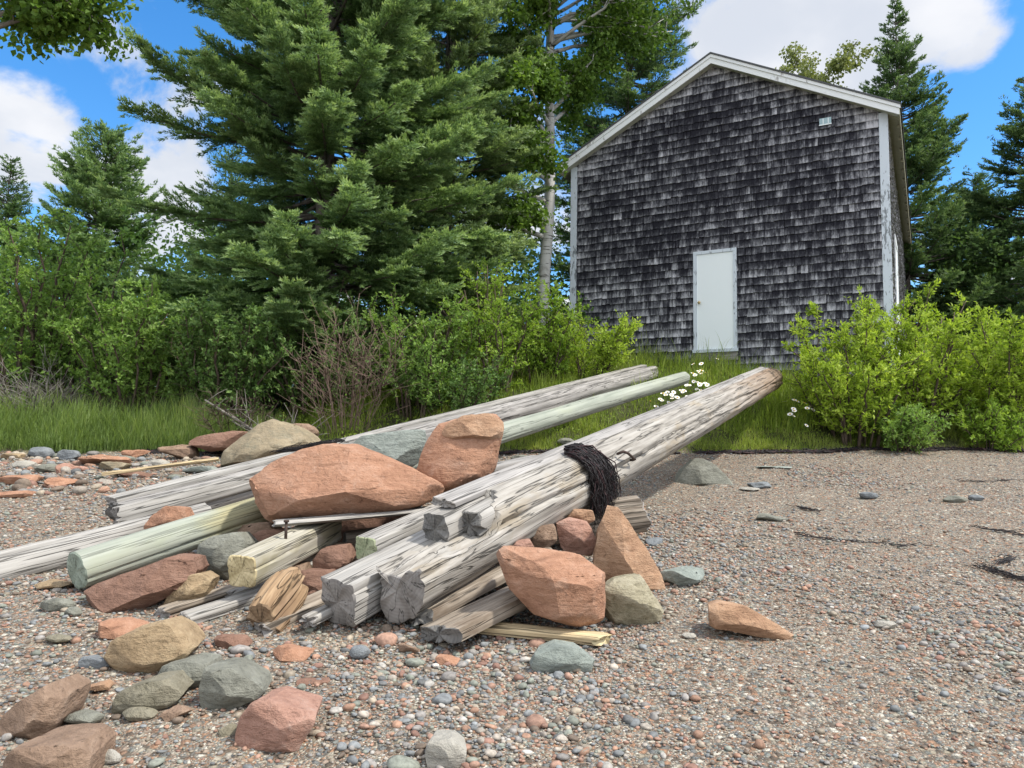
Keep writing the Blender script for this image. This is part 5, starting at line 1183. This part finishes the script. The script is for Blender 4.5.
    tbl = [
        ('low blue green stone beside the foot of the triangular orange rock', 690, 588, 56, 22, 'r_teal', 1),
        ('small blue grey stone on the right gravel near the triangular green boulder', 762, 489, 26, 11, 'r_blue', 1),
        ('flat pale stone just left of the small blue grey stone', 748, 491, 22, 5, 'r_pale', 1),
        ('thin pale green slab far out on the gravel before the daisies', 778, 470, 40, 6, 'r_teal', 1),
        ('flat green grey stone half buried in the middle of the right gravel', 778, 522, 32, 9, 'r_grey', 1),
        ('small blue stone on the far right gravel left of the pair of grey stones', 871, 499, 18, 8, 'r_blue', 0),
        ('flat grey stone at the right, left of a pair', 958, 503, 24, 8, 'r_grey', 0),
        ('smaller blue grey stone at the right, right of a pair', 979, 501, 16, 7, 'r_blue', 0),
        ('small pale pebble stone alone left of the wedge of red stone', 690, 640, 16, 7, 'r_pale', 0),
        ('small light grey stone in the right gravel past the wedge of red stone', 888, 629, 22, 8, 'r_pale', 0),
        ('flat red stone under the near end of the green pole', 112, 640, 50, 20, 'r_red', 1),
        ('small maroon stone lying in front of the gnarled driftwood chunk', 228, 650, 40, 14, 'r_maroon', 1),
        ('red stone in front of the rough split plank end', 289, 662, 42, 15, 'r_red', 1),
        ('flat dark red stone sunk into the gravel below the log end', 310, 690, 34, 10, 'r_maroon', 1),
        ('small brown red stone in front of the wide stained plank', 446, 668, 26, 12, 'r_red', 1),
        ('small pink brown stone just left of the one before the wide plank', 408, 655, 24, 12, 'r_brown', 1),
        ('small blue grey round stone before the near end of the big log', 358, 660, 22, 14, 'r_blue', 0),
        ('orange flat stone at the left edge of the shore stones', 6, 487, 52, 15, 'r_red', 1),
        ('darker orange stone below it at the left edge of the shore', 4, 499, 42, 10, 'r_red', 1),
        ('red flat stone behind the driftwood log near the left edge', 58, 487, 40, 12, 'r_red', 1),
        ('large flat red stone in the middle of the left shore stones', 92, 467, 58, 16, 'r_red', 1),
        ('blue grey round stone at the grass edge, farthest left of two', 36, 459, 26, 14, 'r_blue', 0),
        ('blue grey stone at the grass edge behind the large flat red stone', 64, 460, 26, 12, 'r_blue', 0),
        ('pale beige flat stone just right of the large flat red stone', 108, 471, 36, 11, 'r_lichen', 1),
        ('brown triangular stone at the grass edge left of the brown slab', 172, 460, 40, 18, 'r_brown', 1),
        ('small red stone at the grass edge above the thin pale pole', 132, 458, 30, 10, 'r_red', 1),
        ('dark red stone lying under the thin pale pole', 130, 478, 36, 10, 'r_maroon', 1),
        ('green flat stone right of the thin pale pole', 196, 474, 44, 11, 'r_teal', 1),
        ('small pink block standing among the left shore stones', 62, 474, 16, 13, 'r_pink', 1),
        ('small pink round stone beside the pink block', 78, 473, 16, 8, 'r_pink', 0),
        ('grey green flat stone left of the pink block', 42, 473, 28, 11, 'r_grey', 0),
        ('pale round stone at the left end of the shore stones', 20, 470, 26, 11, 'r_pale', 0),
        ('white round stone behind the thin pale pole', 155, 468, 24, 10, 'r_pale', 0),
        ('grey stone between the grass edge and the white round stone', 120, 462, 22, 8, 'r_grey', 0),
        ('small blue stone at the foot of the brown triangular stone', 194, 458, 16, 8, 'r_blue', 0),
        ('tan stone at the left rim of the shore above the orange flat stone', 8, 461, 30, 9, 'r_tan', 1),
        ('flat tan stone by the end of the driftwood log', 46, 590, 40, 10, 'r_tan', 1),
        ('grey brown stone left of the green pole end', 52, 612, 36, 14, 'r_grey', 0),
        ('small grey stone near the foot of the dark red brown boulder', 70, 618, 18, 11, 'r_grey', 0),
        ('pale olive flat stone in the left gravel above the pointed brown stone', 54, 644, 28, 9, 'r_olive', 0),
        ('blue grey slab sunk in the gravel left of the tan layered stone', 90, 670, 34, 12, 'r_blue', 1),
        ('small orange stone in the left gravel above the olive rough stone', 92, 692, 28, 10, 'r_orange', 1),
        ('small grey green stone under the olive rough stone', 78, 728, 38, 14, 'r_grey', 0),
        ('small brown grey stone between the olive stone and the pink red stone', 172, 726, 30, 18, 'r_brown', 1),
        ('light grey stone near the bottom left, right of the flat topped brown stone', 106, 766, 22, 14, 'r_pale', 0),
        ('flat brown green stone below the olive rough stone', 134, 724, 38, 14, 'r_olive', 0),
        ('small dark stone left of the pink red stone', 226, 738, 20, 12, 'r_olive', 1),
        ('small olive pebble stone at the bank foot behind the big log', 566, 447, 18, 8, 'r_grey', 0),
        ('grey stone on the gravel between the green pole and the big log', 520, 461, 18, 7, 'r_grey', 0),
        ('small blue slab on the gravel right of the dark cross timber', 655, 547, 18, 10, 'r_blue', 1),
    ]
    for k, (lb, px, py, w, h, mt, ang) in enumerate(tbl):
        G(lb, px, py, w, h, mt, 300 + k, angular=bool(ang))
build_rocks()

# ------------------------------------------------------------------ small plants and strays
def build_daisies():
    rng = np.random.default_rng(33)
    me = None; out = []
    mb = MB()
    for k in range(14):
        a = k * 6.283 / 14; r0, r1 = 0.008, 0.026
        c, s = math.cos(a), math.sin(a); n_ = np.array([-s, c, 0]) * 0.0052
        V = np.array([[c * r0, s * r0, 0.2]] * 2 + [[c * r1, s * r1, 0.203]] * 2) + np.array([n_ * -0.7, n_ * 0.7, n_, -n_])
        mb.add(V, [[0, 1, 2, 3]], 0)
    V0, F0 = ico(1); mb.add(V0 * np.array([0.010, 0.010, 0.006]) + np.array([0, 0, 0.203]), F0, 1)
    mb.tube([(0, 0, -0.05), (0.01, 0, 0.1), (0, 0, 0.199)], 0.0022, 5, 2)
    proto = mb.build('daisy', [M['petal'], M['yolk'], M['stem']])
    spots = []
    for k in range(48): spots.append((rng.uniform(652, 712), 11.7, 0))
    for k in range(13): spots.append((rng.uniform(784, 812), 11.6, 1))
    for i, (px, _, c) in enumerate(spots):
        py = (404 - (px - 652) * 0.55 + rng.uniform(-12, 12)) if c == 0 else rng.uniform(404, 424)
        p = hit(px, py + 14)
        o = proto if i == 0 else proto.copy()
        if i: COL.objects.link(o)
        sc = rng.uniform(1.15, 1.7); o.scale = (sc, sc, sc * rng.uniform(0.85, 1.5))
        o.location = tuple(p); o.rotation_euler = (rng.normal(0.5, 0.25), rng.normal(0, 0.25), rng.uniform(-0.6, 0.6))
        tag(o, 'white daisy in the grass between the green pole and the big log' if c == 0 else 'white daisy in the grass right of the big log end, below the lime bush', 'daisy', 'daisies between the rails' if c == 0 else 'daisies below the lime bush')
    # stray dry seaweed on the gravel
    def stray(label, pts_px, n, seed, spread, Y=None):
        rg = np.random.default_rng(seed); mb = MB()
        A = np.array([hit(*p) if Y is None else at(*p, Y) for p in pts_px])
        for k in range(n):
            u = rg.random() * (len(A) - 1); i = min(int(u), len(A) - 2); p = A[i] + (A[i + 1] - A[i]) * (u - i)
            dr = (A[i + 1] - A[i]); dr = dr / np.linalg.norm(dr); l = rg.uniform(0.05, 0.2); t = np.linspace(-0.5, 0.5, 5)[:, None]
            q = p + dr * l * t + rg.normal(0, spread, 3) * np.array([1, 1, 0]) + rg.normal(0, 0.006, (5, 3))
            q[:, 2] = (gh(q[:, 0], q[:, 1]) + 0.012 if Y is None else q[:, 2]) + np.abs(rg.normal(0, 0.008, 5))
            mb.tube(q, rg.uniform(0.0015, 0.0035), 4)
        tag(mb.build('seaweed_strand', M['weed'], None, True), label, 'seaweed')
    stray('black seaweed strand on the right gravel by the picture edge', [(982, 568), (998, 574), (1015, 580), (1040, 585)], 40, 1, 0.035)
    stray('small black tuft of seaweed just above the right edge strand', [(1000, 565), (1012, 560)], 26, 2, 0.03)
    stray('thin dark line of seaweed across the middle of the right gravel', [(800, 536), (840, 543), (880, 545), (915, 547)], 26, 3, 0.03)
    stray('short dark seaweed scrap near the flat half buried grey stone', [(800, 509), (815, 512)], 16, 4, 0.02)
    stray('dark seaweed line far right on the gravel', [(975, 528), (1000, 533), (1030, 538)], 18, 5, 0.03)
    stray('dark seaweed scraps high on the right gravel below the wrack line', [(955, 482), (985, 483), (1030, 480)], 20, 6, 0.03)
    stray('dark red mat of seaweed lying behind the red slab on the left rail', [(286, 452), (312, 446), (338, 441)], 170, 7, 0.05, 7.2)
build_daisies()
